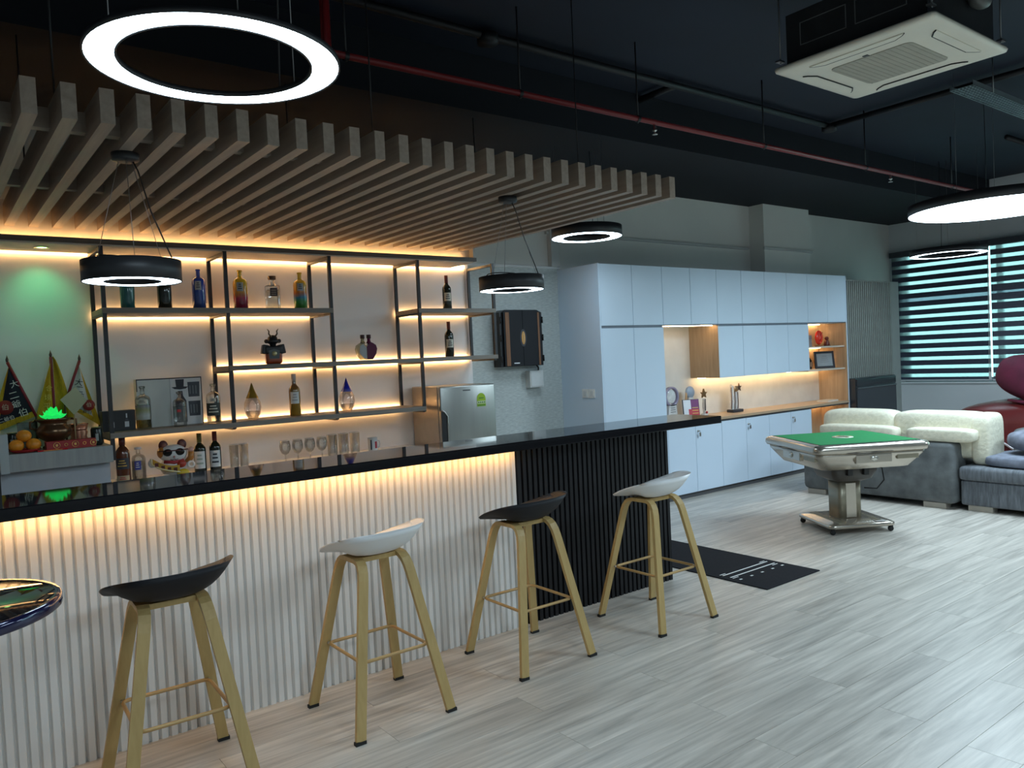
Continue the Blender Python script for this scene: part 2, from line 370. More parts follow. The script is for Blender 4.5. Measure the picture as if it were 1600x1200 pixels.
# ================================================================== pendant lamps
ringblk = mat('lamp_housing_black', (.022, .023, .026), .45, var=.1)
wire_m = mat('steel_wire', (.35, .35, .36), .4, .8)
def ring_lamp(label, cx, cy, zb, R, ratio, h, ztop, em, mount=None, disc=False, group='ring pendant lamps', ang=.4):
    t = thing('ring_pendant_lamp' if not disc else 'disc_pendant_lamp', label, 'pendant lamp', (cx, cy, zb), 0, group)
    r = R*ratio if not disc else 0
    if disc: MB().lathe([(R-.006, .004), (R-.006, 0), (R, 0), (R, h), (0, h)], 64).build('housing', ringblk, t)
    else: MB().lathe([(R-.005, .004), (R-.005, 0), (R, 0), (R, h), (r, h), (r, 0), (r+.005, 0), (r+.005, .004)], 64).build('housing', ringblk, t)
    MB().lathe([(max(r+.005, 0), .003), (R-.005, .003)], 64).build('diffuser', em, t)
    if mount is None:
        for k in range(3):
            a = ang+k*2*PI/3; q = (R+r)/2
            MB().tube([(q*math.cos(a), q*math.sin(a), h), (q*math.cos(a), q*math.sin(a), ztop-zb)], .0016, 6).build('suspension_wire', wire_m, t)
        a = ang+.2; q = (R+r)/2
        MB().tube([(q*math.cos(a), q*math.sin(a), h), (q*math.cos(a)+.02, q*math.sin(a), (ztop-zb)*.5), (q*math.cos(a), q*math.sin(a), ztop-zb)], .003, 6).build('power_cord', black, t)
    else:
        zm = mount-zb
        MB().lathe([(0, zm), (.055, zm), (.055, zm-.028), (.05, zm-.032), (0, zm-.032)], 28).build('ceiling_canopy', ringblk, t)
        for k in range(3):
            a = ang+k*2*PI/3; q = (R+r)/2
            MB().tube([(.03*math.cos(a), .03*math.sin(a), zm-.03), (q*math.cos(a), q*math.sin(a), h)], .0014, 6).build('suspension_wire', wire_m, t)
        a = -.55; q = R-.03
        pts = [(.03, 0, zm-.03), (.045, -.01, zm-.07), (q*math.cos(a)*.55, q*math.sin(a)*.55, zm*.55), (q*math.cos(a), q*math.sin(a), h+.01)]
        MB().tube(pts, .0032, 6).build('power_cord', black, t)
        MB().tube([(R*.75*math.cos(a_), R*.75*math.sin(a_), h+.004+.012*math.sin((a_-2)/2.2*PI)) for a_ in [2+2.2*i/8 for i in range(9)]], .003, 6).build('cable_loop', black, t)
    return t
ring_lamp('big glowing ring lamp hanging nearest, at the top left above the canopy edge', .753, 2.336, 2.45, .352, .755, .016, ZC, cool)
ring_lamp('black ring pendant over the left of the bar, in front of the bottle shelf', .76, 3.632, 1.955, .196, .55, .088, 2.499, cool2, mount=2.50)
ring_lamp('black ring pendant over the right of the bar, in front of the textured wall', 2.816, 3.648, 1.952, .192, .58, .082, 2.499, cool2, mount=2.50, ang=1.2)
ring_lamp('black ring pendant above the left end of the white cabinet wall', 4.55, 4.83, 2.54, .297, .66, .085, 3.32, cool2)
ring_lamp('thin ring pendant seen against the striped window blind', 9.8, 4.2, 2.54, .41, .78, .07, ZC, cool2)
ring_lamp('large round disc lamp with full glowing underside, cut by the right edge', 7.17, 2.68, 2.60, .66, 0, .08, ZC, cool, disc=True)
# unseen disc lamps added behind and beside the camera to light the room
for i, (lx, ly) in enumerate(((4.6, .2), (8.6, .4), (1.2, -1.4))):
    ring_lamp(['large disc lamp over the open floor to the right of the camera', 'large disc lamp at the far window side of the open floor', 'large disc lamp behind the camera'][i], lx, ly, 2.75, .60, 0, .08, ZC, cool, disc=True)

# ================================================================== bar stools
beech = wood('beech_painted', (.52, .36, .145), (.44, .295, .11), 'Z', 1.2, .45)
rodm = mat('gold_tan_rod', (.50, .32, .13), .4, .2)
seat_w = mat('white_plastic', (.80, .80, .79), .35, var=.01)
seat_b = mat('black_plastic', (.014, .014, .017), .55, var=.1, spec=.3)
rubber = mat('black_rubber', (.01, .01, .01), .7)
def make_stool(label, seatm):
    t = thing('bar_stool', label, 'bar stool', (0, 0, 0), 0, 'bar stools along the counter')
    b = MB(); n = 2.6
    def shell(off):
        def fn(u, v):
            th = 2*PI*u; r = max(v, .02); c, s_ = math.cos(th), math.sin(th)
            k = 1/((abs(c)**n+abs(s_)**n)**(1/n))
            x, y = .232*r*k*c*(1-off*.03), .19*r*k*s_*(1-off*.03)
            T_ = [.112, .114, .104, .048, .004, .004, .060, .104, .112]      # rim height every 45 degrees from the near side round
            a_ = ((th+PI/2) % (2*PI))/(PI/4); k_ = int(a_) % 8; f_ = a_-int(a_)
            p0, p1, p2, p3 = T_[(k_-1) % 8], T_[k_], T_[(k_+1) % 8], T_[(k_+2) % 8]
            rim = max(.002, p1+.5*f_*(p2-p0+f_*(2*p0-5*p1+4*p2-p3+f_*(3*(p1-p2)+p3-p0))))
            e = max(0, min(1, (.09-rim)/.06))
            prof = (1-e)*r**3.4+e*(.5-.5*math.cos(PI*min(1, r*1.02)))
            return Vector((x, y, .726+rim*prof-.012*off*(1-.3*r)))
        return fn
    up_, lo = shell(0), shell(1)
    NU, NV = 48, 10
    def rows(f): return [[b.bm.verts.new(f(i/NU, (j+.0)/NV)) for i in range(NU)] for j in range(1, NV+1)]
    A, B = rows(up_), rows(lo); fs = []
    ca, cb = b.bm.verts.new(up_(0, .0)), b.bm.verts.new(lo(0, .0)); ca.co.x = 0; ca.co.y = 0; cb.co.x = 0; cb.co.y = 0
    for i in range(NU):
        j = (i+1) % NU
        fs.append(b.bm.faces.new([ca, A[0][i], A[0][j]])); fs.append(b.bm.faces.new([cb, B[0][j], B[0][i]]))
        for k in range(NV-1):
            fs.append(b.bm.faces.new([A[k][i], A[k+1][i], A[k+1][j], A[k][j]])); fs.append(b.bm.faces.new([B[k][i], B[k][j], B[k+1][j], B[k+1][i]]))
        fs.append(b.bm.faces.new([A[-1][i], B[-1][i], B[-1][j], A[-1][j]]))
    for f in fs: f.smooth = True
    b.build('seat', seatm, t)
    for sx in (-1, 1):
        base = Vector((sx*.215, 0, 0)); top = Vector((sx*.105, 0, 0)); pts = []
        def P(y, z): return (sx*(.222-.118*min(1, z/.70)), y, z)
        half = [(-.238, .012), (-.128, .60), (-.122, .63), (-.113, .66), (-.098, .685), (-.078, .7), (-.055, .706)]
        # each arch is one bent strip; its two legs are parts on either side of the top bridge
        for sy in (-1, 1):
            lp = [P(sy*-h[0]*-1, h[1]) for h in half]
            MB().tube(lp, 0, flat=(.043, .019), fdir=(1, 0, 0)).build('leg', beech, t)
            f0 = P(sy*.238, 0)
            MB().box(-.0235, .0235, -.0115, .0115, 0, .014).build('foot_cap', rubber, t, (f0[0], sy*.2385, 0))
        MB().tube([P(-.056, .706), P(.056, .706)], 0, flat=(.043, .019), fdir=(1, 0, 0)).build('leg_bridge', beech, t)
    pbox('seat_support', beech, t, -.085, .085, -.055, .055, .692, .713)
    z = .30; xx, yy = .222-.118*z/.70-.010, .238-.11*z/.588-.014
    rr = .03; cor = [(-xx, -yy), (xx, -yy), (xx, yy), (-xx, yy)]; pts = []
    for k, (a, c) in enumerate(cor):
        a0 = [PI, 1.5*PI, 0, .5*PI][k]; ox, oy = a-rr*(1 if a > 0 else -1), c-rr*(1 if c > 0 else -1)
        pts += [(ox+rr*math.cos(a0+q*PI/8), oy+rr*math.sin(a0+q*PI/8), z) for q in range(5)]
    MB().tube(pts, .0075, 8, closed=True).build('footrest_ring', rodm, t)
    for a, c in cor:
        MB().tube([(a*.99, c*.96, z), (a*1.0, c+.012*(1 if c > 0 else -1), z)], .006, 8).build('footrest_bolt', chrome, t)
    return t
s1 = make_stool('black-seated bar stool with beech legs nearest the round table', seat_b)
SP = [((.715, 3.135, 0), -.04, None, seat_b), ((1.583, 3.16, 0), 0., 'white-seated bar stool standing before the white fluted front, second from left', seat_w),
      ((2.47, 3.19, 0), -.01, 'black-seated bar stool at the seam of white and black fluted fronts', seat_b),
      ((3.372, 3.12, 0), .0, 'white-seated bar stool before the black fluted end, beside the mat', seat_w)]
for i, (loc, rz, lb, sm) in enumerate(SP):
    if i: copy_tree(s1, None, loc, rz, lb, {'seat': sm})
s1.location = SP[0][0]; s1.rotation_euler = (0, 0, SP[0][1])

# ================================================================== round cocktail table at the left edge
rt_ = thing('cocktail_table', 'round black glass-topped tall table cut by the left edge', 'table', (-.014, 2.365, 0))
tg = mat('black_table_glass', (.008, .008, .01), .04, var=.1, spec=.9)
MB().lathe([(0, .972), (.27, .972), (.2865, .98), (.2865, 1.0), (.278, 1.004), (0, 1.004)], 64).build('tabletop', tg, rt_)
MB().lathe([(.272, 1.0045), (.284, 1.0045), (.2885, .998), (.2885, .980), (.284, .976)], 64).build('rim', mat('dark_blue_edge', (.01, .01, .05), .08, .3, spec=.9), rt_)
MB().lathe([(.034, .03), (.034, .972)], 20).build('pole', chrome, rt_)
MB().lathe([(0, 0), (.22, 0), (.22, .012), (.06, .035), (.034, .05)], 40).build('base', chrome, rt_)

# ================================================================== white cabinet wall
CX, CW, CY, CT, NB = 5.20, .4372, 5.37, 2.42, 5.775
def door(par, i, n, z0, z1, nm='door', lock=False):
    xa = CX+i*CW
    d = pbox(nm, white, par, xa+.0022, xa+n*CW-.0022, CY, CY+.018, z0, z1, bev=.0015, seg=1)
    if lock:
        lx, lz = xa+.035, .695
        MB().lathe([(0, 0), (.011, 0), (.011, .01), (0, .01)], 14, (lx, CY, lz), rot=Matrix.Rotation(PI/2, 3, 'X')).build('lock', chrome, d)
        MB().box(lx-.002, lx+.002, CY-.03, CY-.01, lz-.006, lz+.006).box(lx-.013, lx+.013, CY-.032, CY-.028, lz-.055, lz-.012, .003).build('key', chrome, d)
    return d
tall = thing('tall_cabinet', 'full-height white cabinet with two tall doors at the left end of the cabinet wall', 'cabinet')
pbox('end_panel', white, tall, CX-.018, CX, CY, YW-.013, 0, CT)
pbox('body', white, tall, CX, CX+2*CW, CY+.018, YW-.001, .06, CT)
for i in range(2): door(tall, i, 1, .06, 1.80)
for i in range(2): door(tall, i, 1, 1.825, CT-.003, 'top_door')
pbox('plinth', mat('dark_plinth', (.08, .08, .085), .6), tall, CX, CX+2*CW, CY+.04, CY+.06, 0, .06)
upc = thing('upper_cabinet', 'row of eight white overhead cupboards along the top of the cabinet wall', 'cabinet')
pbox('body', white, upc, CX+2*CW+.001, CX+10*CW, CY+.018, YW-.001, 1.815, CT)
for i in range(2, 10): door(upc, i, 1, 1.825, CT-.003)
pbox('end_panel', white, upc, CX+10*CW, CX+10*CW+.018, CY, YW-.001, 1.8, CT)
pbox('led_strip', ledcab, upc, CX+2*CW+.02, CX+4*CW-.02, CY+.06, CY+.072, 1.808, 1.8145)
hang = thing('wall_cupboard', 'white four-door cupboard with oak side hanging over the lit niche', 'cabinet')
xa, xb = CX+4*CW, CX+8*CW
pbox('side_panel', oak, hang, xa, xa+.018, CY+.004, NB-.0005, 1.238, 1.8145)
pbox('body', white, hang, xa+.018, xb, CY+.018, NB-.0005, 1.238, 1.8145)
for i in range(4, 8): door(hang, i, 1, 1.236, 1.80)
pbox('led_strip', ledcab, hang, xa+.03, xb+.0, NB-.09, NB-.075, 1.2305, 1.2375)
op = thing('open_shelf_unit', 'oak-lined open shelf unit at the right end of the cabinet wall', 'shelf')
xo0, xo1 = CX+8*CW, CX+10*CW
pbox('end_panel', white, op, xo1, xo1+.018, CY, YW-.001, 0, 1.7995)
pbox('side_panel', oak, op, xo1-.016, xo1, CY+.006, YW-.012, 0, 1.8145)
pbox('side_panel', oak, op, xo0, xo0+.012, CY+.02, NB-.0005, 1.238, 1.8145)
pbox('back_panel', oak, op, xo0+.012, xo1-.016, NB-.018, NB-.0005, 1.238, 1.8145)
pbox('lower_back_panel', oak, op, xo0, xo1-.016, NB-.018, NB-.0005, .0, .765)
for zz in (1.525, 1.238): 
    q = pbox('shelf_board', mat('pale_shelf_board', (.62, .55, .46), .5), op, xo0+.012, xo1-.016, CY+.03, NB-.018, zz-.018, zz)
    pbox('led_strip', ledcab, q, xo0+.04, xo1-.05, NB-.06, NB-.05, zz-.023, zz-.0182)
pbox('led_strip', ledcab, op, xo0+.04, xo1-.05, NB-.06, NB-.05, 1.808, 1.8142)
pbox('led_strip', ledcab, op, xo0+.04, xo1-.05, NB-.07, NB-.06, .758, .764)
nb = thing('niche_back_panel', 'cream back panel of the lit niche above the oak worktop', 'panel')
pbox('panel', mat('cream_panel', (.66, .65, .61), .5), nb, CX+2*CW+.001, xo1-.017, NB, NB+.012, .813, 1.8145)
pbox('finger_groove', mat('groove_shadow', (.16, .19, .23), .6), upc, CX+2*CW, CX+10*CW, CY+.012, CY+.0175, 1.8152, 1.8245)  # dark strips paint the shade in the gap between door rows
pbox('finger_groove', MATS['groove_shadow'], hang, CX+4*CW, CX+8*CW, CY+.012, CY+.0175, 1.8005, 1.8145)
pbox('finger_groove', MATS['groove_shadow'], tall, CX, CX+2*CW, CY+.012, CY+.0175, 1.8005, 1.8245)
base = thing('base_cabinet', 'white base cabinet with six doors and keys below the oak worktop', 'cabinet')
pbox('body', white, base, CX+2*CW, xo0, CY+.018, YW-.001, .05, .768)
for i in range(2, 8): door(base, i, 1, .055, .762, lock=i in (3, 5, 7))
pbox('plinth', MATS['dark_plinth'], base, CX+2*CW, xo0, CY+.03, CY+.05, 0, .05)
pbox('plinth', MATS['dark_plinth'], op, xo0, xo1-.016, CY+.03, CY+.05, 0, .05)
wt = thing('worktop', 'long oak worktop above the white base cabinet doors', 'worktop')
pbox('board', oakx, wt, CX+2*CW+.001, xo1-.0165, CY-.012, YW-.0125, .785, .812)
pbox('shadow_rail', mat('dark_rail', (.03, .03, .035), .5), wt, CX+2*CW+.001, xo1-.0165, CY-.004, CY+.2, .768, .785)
# switch plate on the end panel
sw = thing('light_switch', 'white double light switch on the side of the tall cabinet', 'switch', (CX-.018, 5.565, 1.18))
swm = mat('switch_white', (.82, .82, .80), .3)
for k in (-1, 1):
    pl = MB().box(-.008, 0, k*.046-.044, k*.046+.044, -.043, .043, .003).build('plate', swm, sw)
    MB().box(-.012, -.007, k*.046-.022, k*.046+.022, -.024, .024, .002).build('rocker', mat('switch_rocker', (.70, .70, .69), .3), pl)

# things on the worktop and in the open shelves
crystal = mat('frosted_crystal', (.85, .85, .85), .12, var=.12, scale=30, trans=.35, spec=.7)
ink = mat('dark_print', (.03, .03, .04), .5); redm = mat('deep_red', (.42, .03, .04), .4); goldm = mat('gold_metal', (.75, .5, .16), .3, .9)
WZ = .812
def trophy(label, x, y, h, kind):
    t = thing('crystal_trophy', label, 'trophy', (x, y, WZ), 0, 'crystal trophies on the oak worktop')
    if kind == 0:
        MB().prism([(-.075, .03), (.075, .03), (.055, h*.56), (-.055, h*.56)], -.02, .02).build('block', crystal, t)
        MB().box(-.085, .085, -.04, .04, 0, .03, .003).build('base', mat('trophy_base', (.35, .33, .34), .2), t)
        MB().lathe([(.085, -.018), (.105, -.018), (.105, .018), (.085, .018), (.085, -.018)], 28, (0, 0, h*.56+.085), rot=Matrix.Rotation(PI/2, 3, 'X')).build('crescent', mat('violet_crystal', (.30, .26, .36), .1), t)
        MB().ball((0, 0, h*.56+.085), .075, .012, .075).build('globe', crystal, t)
        pbox('plaque', redm, t, -.05, .05, -.0225, -.0202, .035, .075)
        for q in range(5): pbox('engraving', ink, t, -.04+.004*q, .04-.004*q, -.0215, -.0202, .10+q*.022, .106+q*.022)
        pbox('collar', ink, t, -.057, .057, -.022, .022, h*.54, h*.565)
    elif kind == 1:
        MB().prism([(-.05, .025), (.05, .025), (.04, h*.68), (-.04, h*.68)], -.018, .018).build('block', crystal, t)
        MB().box(-.065, .065, -.035, .035, 0, .025, .003).build('base', crystal, t)
        MB().lathe([(0, -.014), (.062, -.014), (.066, 0), (.062, .014), (0, .014)], 28, (0, 0, h*.68+.055), rot=Matrix.Rotation(PI/2, 3, 'X')).build('medallion', mat('grey_blue_disc', (.35, .42, .52), .25), t)
        MB().lathe([(.036, -.0155), (.042, -.0155)], 24, (0, 0, h*.68+.055), rot=Matrix.Rotation(PI/2, 3, 'X')).build('medallion_ring', mat('ivory_ring', (.8, .8, .78), .3), t)
        MB().lathe([(0, 0), (.012, 0), (.012, .003), (0, .003)], 14, (0, -.018, h*.5), rot=Matrix.Rotation(PI/2, 3, 'X')).build('seal', ink, t)
        for q in range(4): pbox('engraving', ink, t, -.03, .03, -.0195, -.0182, .06+q*.03, .064+q*.03)
        MB().tube([(-.06, 0, .03), (-.075, 0, h*.5), (-.06, 0, h*.82), (-.02, 0, h*.98)], [.012, .014, .012, .004], 8).build('flame', mat('amber_crystal', (.62, .40, .22), .15), t)
    elif kind == 2:
        MB().lathe([(0, 0), (.04, 0), (.04, .02), (.016, .03), (.022, h*.35), (.016, h*.6), (.02, h*.62), (0, h*.62)], 16).build('stem', crystal, t)
        st = [(math.cos(PI/2+k*PI/5)*(.055 if k % 2 == 0 else .024), h*.8+math.sin(PI/2+k*PI/5)*(.055 if k % 2 == 0 else .024)) for k in range(10)]
        MB().prism(st, -.01, .01).build('star', mat('bronze_star', (.30, .18, .08), .3, .7), t)
        MB().prism([(-.018, .06), (-.008, .06), (-.004, h*.62), (-.012, h*.62)], -.03, -.024).build('ribbon', ink, t)
        MB().ball((0, -.035, .04), .014).build('seal', redm, t)
    else:
        MB().box(-.095, .095, -.05, .05, 0, .035, .008, 3).build('base', ink, t)
        for k, (ox, hh) in enumerate(((-.06, h*.98), (0, h*.9), (.055, h*.78))):
            MB().prism([(ox-.03, .035), (ox+.022, .035), (ox+.026, hh*.9), (ox-.01, hh)], -.015+.01*k, .008+.01*k).build('panel', crystal, t)
            MB().tube([(ox-.03, -.02, .04), (ox-.018, -.02, hh*.4), (ox-.026, -.02, hh*.9)], .005, 6).build('edge', mat('dark_bronze', (.12, .06, .03), .3, .5), t)
        MB().lathe([(0, 0), (.034, 0), (.034, .006), (0, .006)], 20, (.0, -.02, h*.82), rot=Matrix.Rotation(PI/2, 3, 'X')).build('medallion', mat('bronze_medal', (.45, .28, .14), .3, .6), t)
        st = [(.06+math.cos(PI/2+k*PI/5)*(.05 if k % 2 == 0 else .02), h*.86+math.sin(PI/2+k*PI/5)*(.05 if k % 2 == 0 else .02)) for k in range(10)]
        MB().prism(st, -.024, -.012).build('star', MATS['dark_bronze'], t)
trophy('tall crystal trophy with a violet crescent top, at the left end of the worktop', 6.27, 5.48, .32, 0)
trophy('crystal trophy with a round grey-blue medallion, behind the red and violet certificate', 6.765, 5.64, .33, 1)
trophy('slim crystal trophy with a bronze star, between the medallion trophy and the dark-based one', 7.0, 5.64, .31, 2)
trophy('crystal trophy on a dark base, rightmost on the worktop', 7.53, 5.62, .33, 3)
cf = thing('certificate_stand', 'small standing certificate in white, violet and red on the worktop', 'certificate', (6.58, 5.47, WZ), -.45)
RX = Matrix.Rotation(-.15, 3, 'X')
MB().box(-.095, .095, -.004, .004, 0, .215, rot=RX).build('back_board', ink, cf)
MB().box(-.085, .0, -.006, -.0045, .004, .21, rot=RX).build('sheet', mat('print_white', (.78, .82, .88), .4), cf)
MB().box(0, .09, -.006, -.0045, .10, .21, rot=RX).build('sheet', mat('print_violet', (.20, .04, .17), .4), cf)
MB().box(-.03, .09, -.0065, -.0045, .004, .11, rot=RX).build('sheet', mat('print_red', (.55, .04, .07), .4), cf)
for q in range(3): MB().box(.01, .08, -.0072, -.0066, .06+q*.03, .068+q*.03, rot=RX).build('print_line', goldm, cf)

oz = 1.525
v = thing('red_vase', 'glossy red flat round ornament on the upper open shelf', 'ornament', (9.30, 5.60, oz))
MB().lathe([(0, 0), (.05, 0), (.06, .012), (.03, .02), (0, .02)], 20).build('stand', mat('amber_stand', (.3, .12, .03), .4), v)
MB().ball((0, 0, .115), .078, .035, .095).build('body', mat('lacquer_red', (.72, .035, .015), .2), v)
MB().tube([(-.03, -.034, .07), (.01, -.036, .11), (-.01, -.036, .15), (.03, -.034, .18)], .006, 6).build('relief', mat('lacquer_red_dark', (.45, .02, .01), .25), v)
v = thing('dark_figurine', 'small dark red seated figurine beside the red ornament', 'figurine', (9.56-.08, 5.60, oz))
MB().lathe([(0, 0), (.036, 0), (.04, .02), (.034, .05), (.026, .075), (.012, .085)], 14).ball((0, 0, .10), .026).build('body', mat('dark_red_wood', (.10, .02, .015), .35), v)
MB().box(-.042, .042, -.03, .03, -.0, .008).build('base', ink, v)
v = thing('grey_box', 'grey box at the left of the upper open shelf', 'box', (9.13, 5.68, oz))
MB().box(-.055, .055, -.05, .05, 0, .15, .002).build('body', mat('grey_card', (.22, .21, .22), .5), v)
pbox('lid_line', ink, v, -.056, .056, -.051, .051, .108, .111)
fr = thing('picture_frame', 'dark framed grey certificate leaning on the lower open shelf', 'picture frame', (9.36, 5.56, 1.239), -.35)
RXa = Matrix.Rotation(-.12, 3, 'X')
for d in ((-.15, .15, 0, .028), (-.15, .15, .192, .22), (-.15, -.122, .028, .192), (.122, .15, .028, .192)):
    MB().box(d[0], d[1], -.008, .008, d[2], d[3], rot=RXa).build('frame_side', ink, fr)
MB().box(-.122, .122, -.003, .003, .028, .192, rot=RXa).build('certificate', mat('grey_paper', (.33, .36, .38), .25), fr)
for q in range(4): MB().box(-.07+.01*q, .07-.01*q, -.0045, -.0031, .08+q*.025, .084+q*.025, rot=RXa).build('print_line', mat('print_grey', (.16, .17, .19), .5), fr)
v = thing('dark_bottle', 'dark bottle partly hidden at the left of the lower open shelf', 'bottle', (9.0+.13, 5.66, 1.238))
MB().lathe([(0, 0), (.045, 0), (.047, .01), (.045, .11), (.018, .15), (.016, .20), (0, .20)], 18).build('body', mat('dark_glass', (.015, .012, .012), .15), v)
pbox('label', mat('label_brown', (.2, .12, .07), .5), v, -.03, .03, -.0485, -.046, .03, .09)
v = thing('notebook', 'small pale notebook lying at the right end of the worktop', 'notebook', (9.32, 5.52, WZ), .05)
MB().box(-.13, .13, -.08, .08, 0, .004).build('cover', mat('notebook_cover', (.62, .55, .45), .5), v)
MB().box(-.127, .127, -.077, .077, .004, .016).build('pages', mat('paper_white', (.75, .73, .68), .6), v)
MB().box(-.13, .13, -.08, .08, .016, .02).build('top_cover', MATS['notebook_cover'], v)

# ================================================================== fluted partition and black appliance at the right
fp = thing('fluted_partition', 'grey-green vertically slatted partition between cabinet wall and window', 'partition')
fpm = mat('grey_green_slat', (.27, .28, .255), .55, var=.08)
pbox('backing', mat('grey_backing', (.17, .18, .165), .7), fp, 9.60, 10.80, 5.415, 5.95, 0, 2.36)
pbox('side_panel', mat('grey_side', (.30, .315, .30), .6), fp, 10.80, 11.02, 5.40, 5.95, 0, 2.375)
sl = MB().box(-.014, .014, 0, .018, 0, 2.36).build('slat', fpm); sd = sl.data; bpy.data.objects.remove(sl)
for i in range(24): link('slat', sd, fp, (9.625+i*.05, 5.398, 0))
pbox('top_cap', fpm, fp, 9.60, 10.80, 5.395, 5.95, 2.36, 2.375)
ap = thing('wine_cooler', 'black low appliance standing in front of the slatted partition', 'appliance', (10.12, 0, 0))
apm = mat('black_appliance', (.022, .028, .036), .35)
pbox('body', apm, ap, -.52, .52, 5.29, 5.393, .03, 1.09, bev=.006)
pbox('control_band', mat('black_gloss_band', (.012, .015, .02), .15), ap, -.51, .51, 5.278, 5.29, .99, 1.08, bev=.003)
pbox('glass_door', mat('dark_glass_door', (.02, .027, .035), .12), ap, -.51, .51, 5.276, 5.29, .06, .975, bev=.004)
pbox('handle', mat('grey_handle', (.12, .13, .14), .4, .5), ap, -.5, .5, 5.262, 5.276, .955, .968)
for a in (-.45, .45):
    for c in (5.315, 5.37): MB().lathe([(0, 0), (.02, 0), (.02, .03), (0, .03)], 10, (a, c, 0)).build('foot', rubber, ap)

# ================================================================== window blinds
opq = mat('zebra_opaque_fabric', (.055, .068, .105), .85, var=.1, scale=40)
opq2 = mat('zebra_opaque_fabric_light', (.11, .125, .165), .85, var=.1, scale=40)
def sheer(name, c, tr):
    m = bpy.data.materials.new(name); m.use_nodes = True; t = m.node_tree; t.nodes.remove(t.nodes['Principled BSDF']); N, L = t.nodes.new, t.links.new
    a = N('ShaderNodeBsdfTransparent'); a.inputs[0].default_value = (*c, 1); d = N('ShaderNodeBsdfTranslucent'); d.inputs[0].default_value = (*c, 1)
    wv = N('ShaderNodeTexNoise'); wv.inputs['Scale'].default_value = 30; mr = N('ShaderNodeMapRange'); mr.inputs['To Min'].default_value = 1-tr-.05; mr.inputs['To Max'].default_value = 1-tr+.05
    L(wv.outputs['Fac'], mr.inputs[0])
    mx = N('ShaderNodeMixShader'); L(mr.outputs[0], mx.inputs[0]); L(a.outputs[0], mx.inputs[1]); L(d.outputs[0], mx.inputs[2])
    L(mx.outputs[0], t.nodes['Material Output'].inputs[0]); return m
shr = sheer('zebra_sheer_fabric', (.70, .78, .78), .7); shr2 = sheer('zebra_sheer_fabric_double', (.45, .50, .54), .6)
def blind(label, ya, yb, om, half):
    t = thing('zebra_blind', label, 'window blind', (XW-.03, 0, 0), 0, 'zebra blinds on the window')
    pbox('head_rail', mat('blind_head', (.06, .07, .085), .5), t, -.07, .02, ya, yb, 2.80, 2.885, bev=.006)
    z = 2.80; i = 0; P = .1255
    while z > 1.0:
        so_ = .05 if not (half and 4 <= i <= 6) else .03
        pbox('sheer_band', shr2 if i == 5 else shr, t, -.012, -.011, ya+.01, yb-.01, z-so_, z)
        pbox('opaque_band', om, t, -.0125, -.0105, ya+.01, yb-.01, max(z-P, .955), z-so_)
        z -= P; i += 1
    pbox('bottom_rail', mat('blind_bottom', (.72, .74, .78), .4), t, -.025, -.005, ya+.005, yb-.005, .935, .955)
    for zz in (1.1, 2.0): MB().tube([(-.03, ya+.012, 2.85), (-.03, ya+.012 if zz < 2 else ya+.03, 1.0)], .003, 6).build('bead_chain', mat('white_chain', (.75, .76, .76), .5), t)
    pbox('chain_weight', mat('chain_weight', (.8, .8, .8), .4), t, -.04, -.02, ya+.003, ya+.034, .95, 1.06, bev=.004)
blind('striped zebra blind on the left window bay, beside the slatted partition', 4.562, 5.93, opq, False)
blind('paler striped zebra blind at the right edge, behind the red armchair', 3.15, 4.558, opq2, True)

# ================================================================== sofa group
def cushion(b, c, sx, sy, sz, p=.55, rot=None, n=20):
    """puffy superellipsoid"""
    def sg(v, e): return math.copysign(abs(v)**e, v)
    def fn(u, v):
        th = 2*PI*u; ph = -PI/2+PI*v
        q = Vector((sx*sg(math.cos(ph), p)*sg(math.cos(th), p), sy*sg(math.cos(ph), p)*sg(math.sin(th), p), sz*sg(math.sin(ph), p)))
        if rot: q = rot @ q
        return Vector(c)+q
    return b.grid(fn, n+8, n, True)
velvet = mat('grey_velvet', (.12, .128, .13), .9, var=.35, scale=7, bump=.2)
velvet2 = mat('grey_corduroy', (.13, .14, .155), .9, var=.3, scale=9, bump=.25, stretch=(1, 6, 1))
cream = mat('cream_fleece', (.70, .66, .52), .95, var=.07, scale=30, bump=.5)
footm = mat('pale_block_foot', (.42, .38, .32), .5)
sofa = thing('sofa', 'grey velvet sofa seen from behind with cream back cushions', 'sofa', (0, 0, 0))
MB().box(7.34, 7.62, 3.15, 4.66, .05, .61, .05, 4).build('backrest', velvet, sofa)
MB().box(7.62, 8.35, 3.15, 4.66, .05, .42, .05, 4).build('seat_base', velvet, sofa)
MB().box(7.62, 8.35, 4.42, 4.66, .42, .58, .05, 4).build('armrest', velvet, sofa)
for yy in (3.24, 4.42): pbox('foot', footm, sofa, 7.37, 7.47, yy, yy+.2, 0, .05)
for yy in (3.24, 4.42): pbox('foot', footm, sofa, 8.2, 8.3, yy, yy+.2, 0, .05)
for yc, hw in ((4.14, .42), (3.37, .46)):
    cushion(MB(), (7.64, yc, .66), .14, hw*.93, .215, .36).build('back_cushion', cream, sofa)
cushion(MB(), (7.66, 2.99, .63), .17, .09, .235, .4).build('side_cushion', cream, sofa)
for yc, hw in ((4.08, .40), (3.29, .30)):
    cushion(MB(), (7.44, yc, .672), .085, hw, .062, .4).build('bolster', cream, sofa)
ott = thing('chaise_section', 'low grey corduroy chaise section beside the sofa at the right edge', 'sofa section', (0, 0, 0))
MB().box(7.40, 8.55, 1.75, 3.125, .05, .275, .02, 3).build('base', velvet2, ott)
MB().box(7.37, 8.55, 1.74, 3.13, .275, .40, .035, 4).build('seat_cushion', velvet2, ott)
MB().box(8.55, 8.80, 1.75, 3.12, .05, .63, .05, 4).build('backrest', velvet, ott)
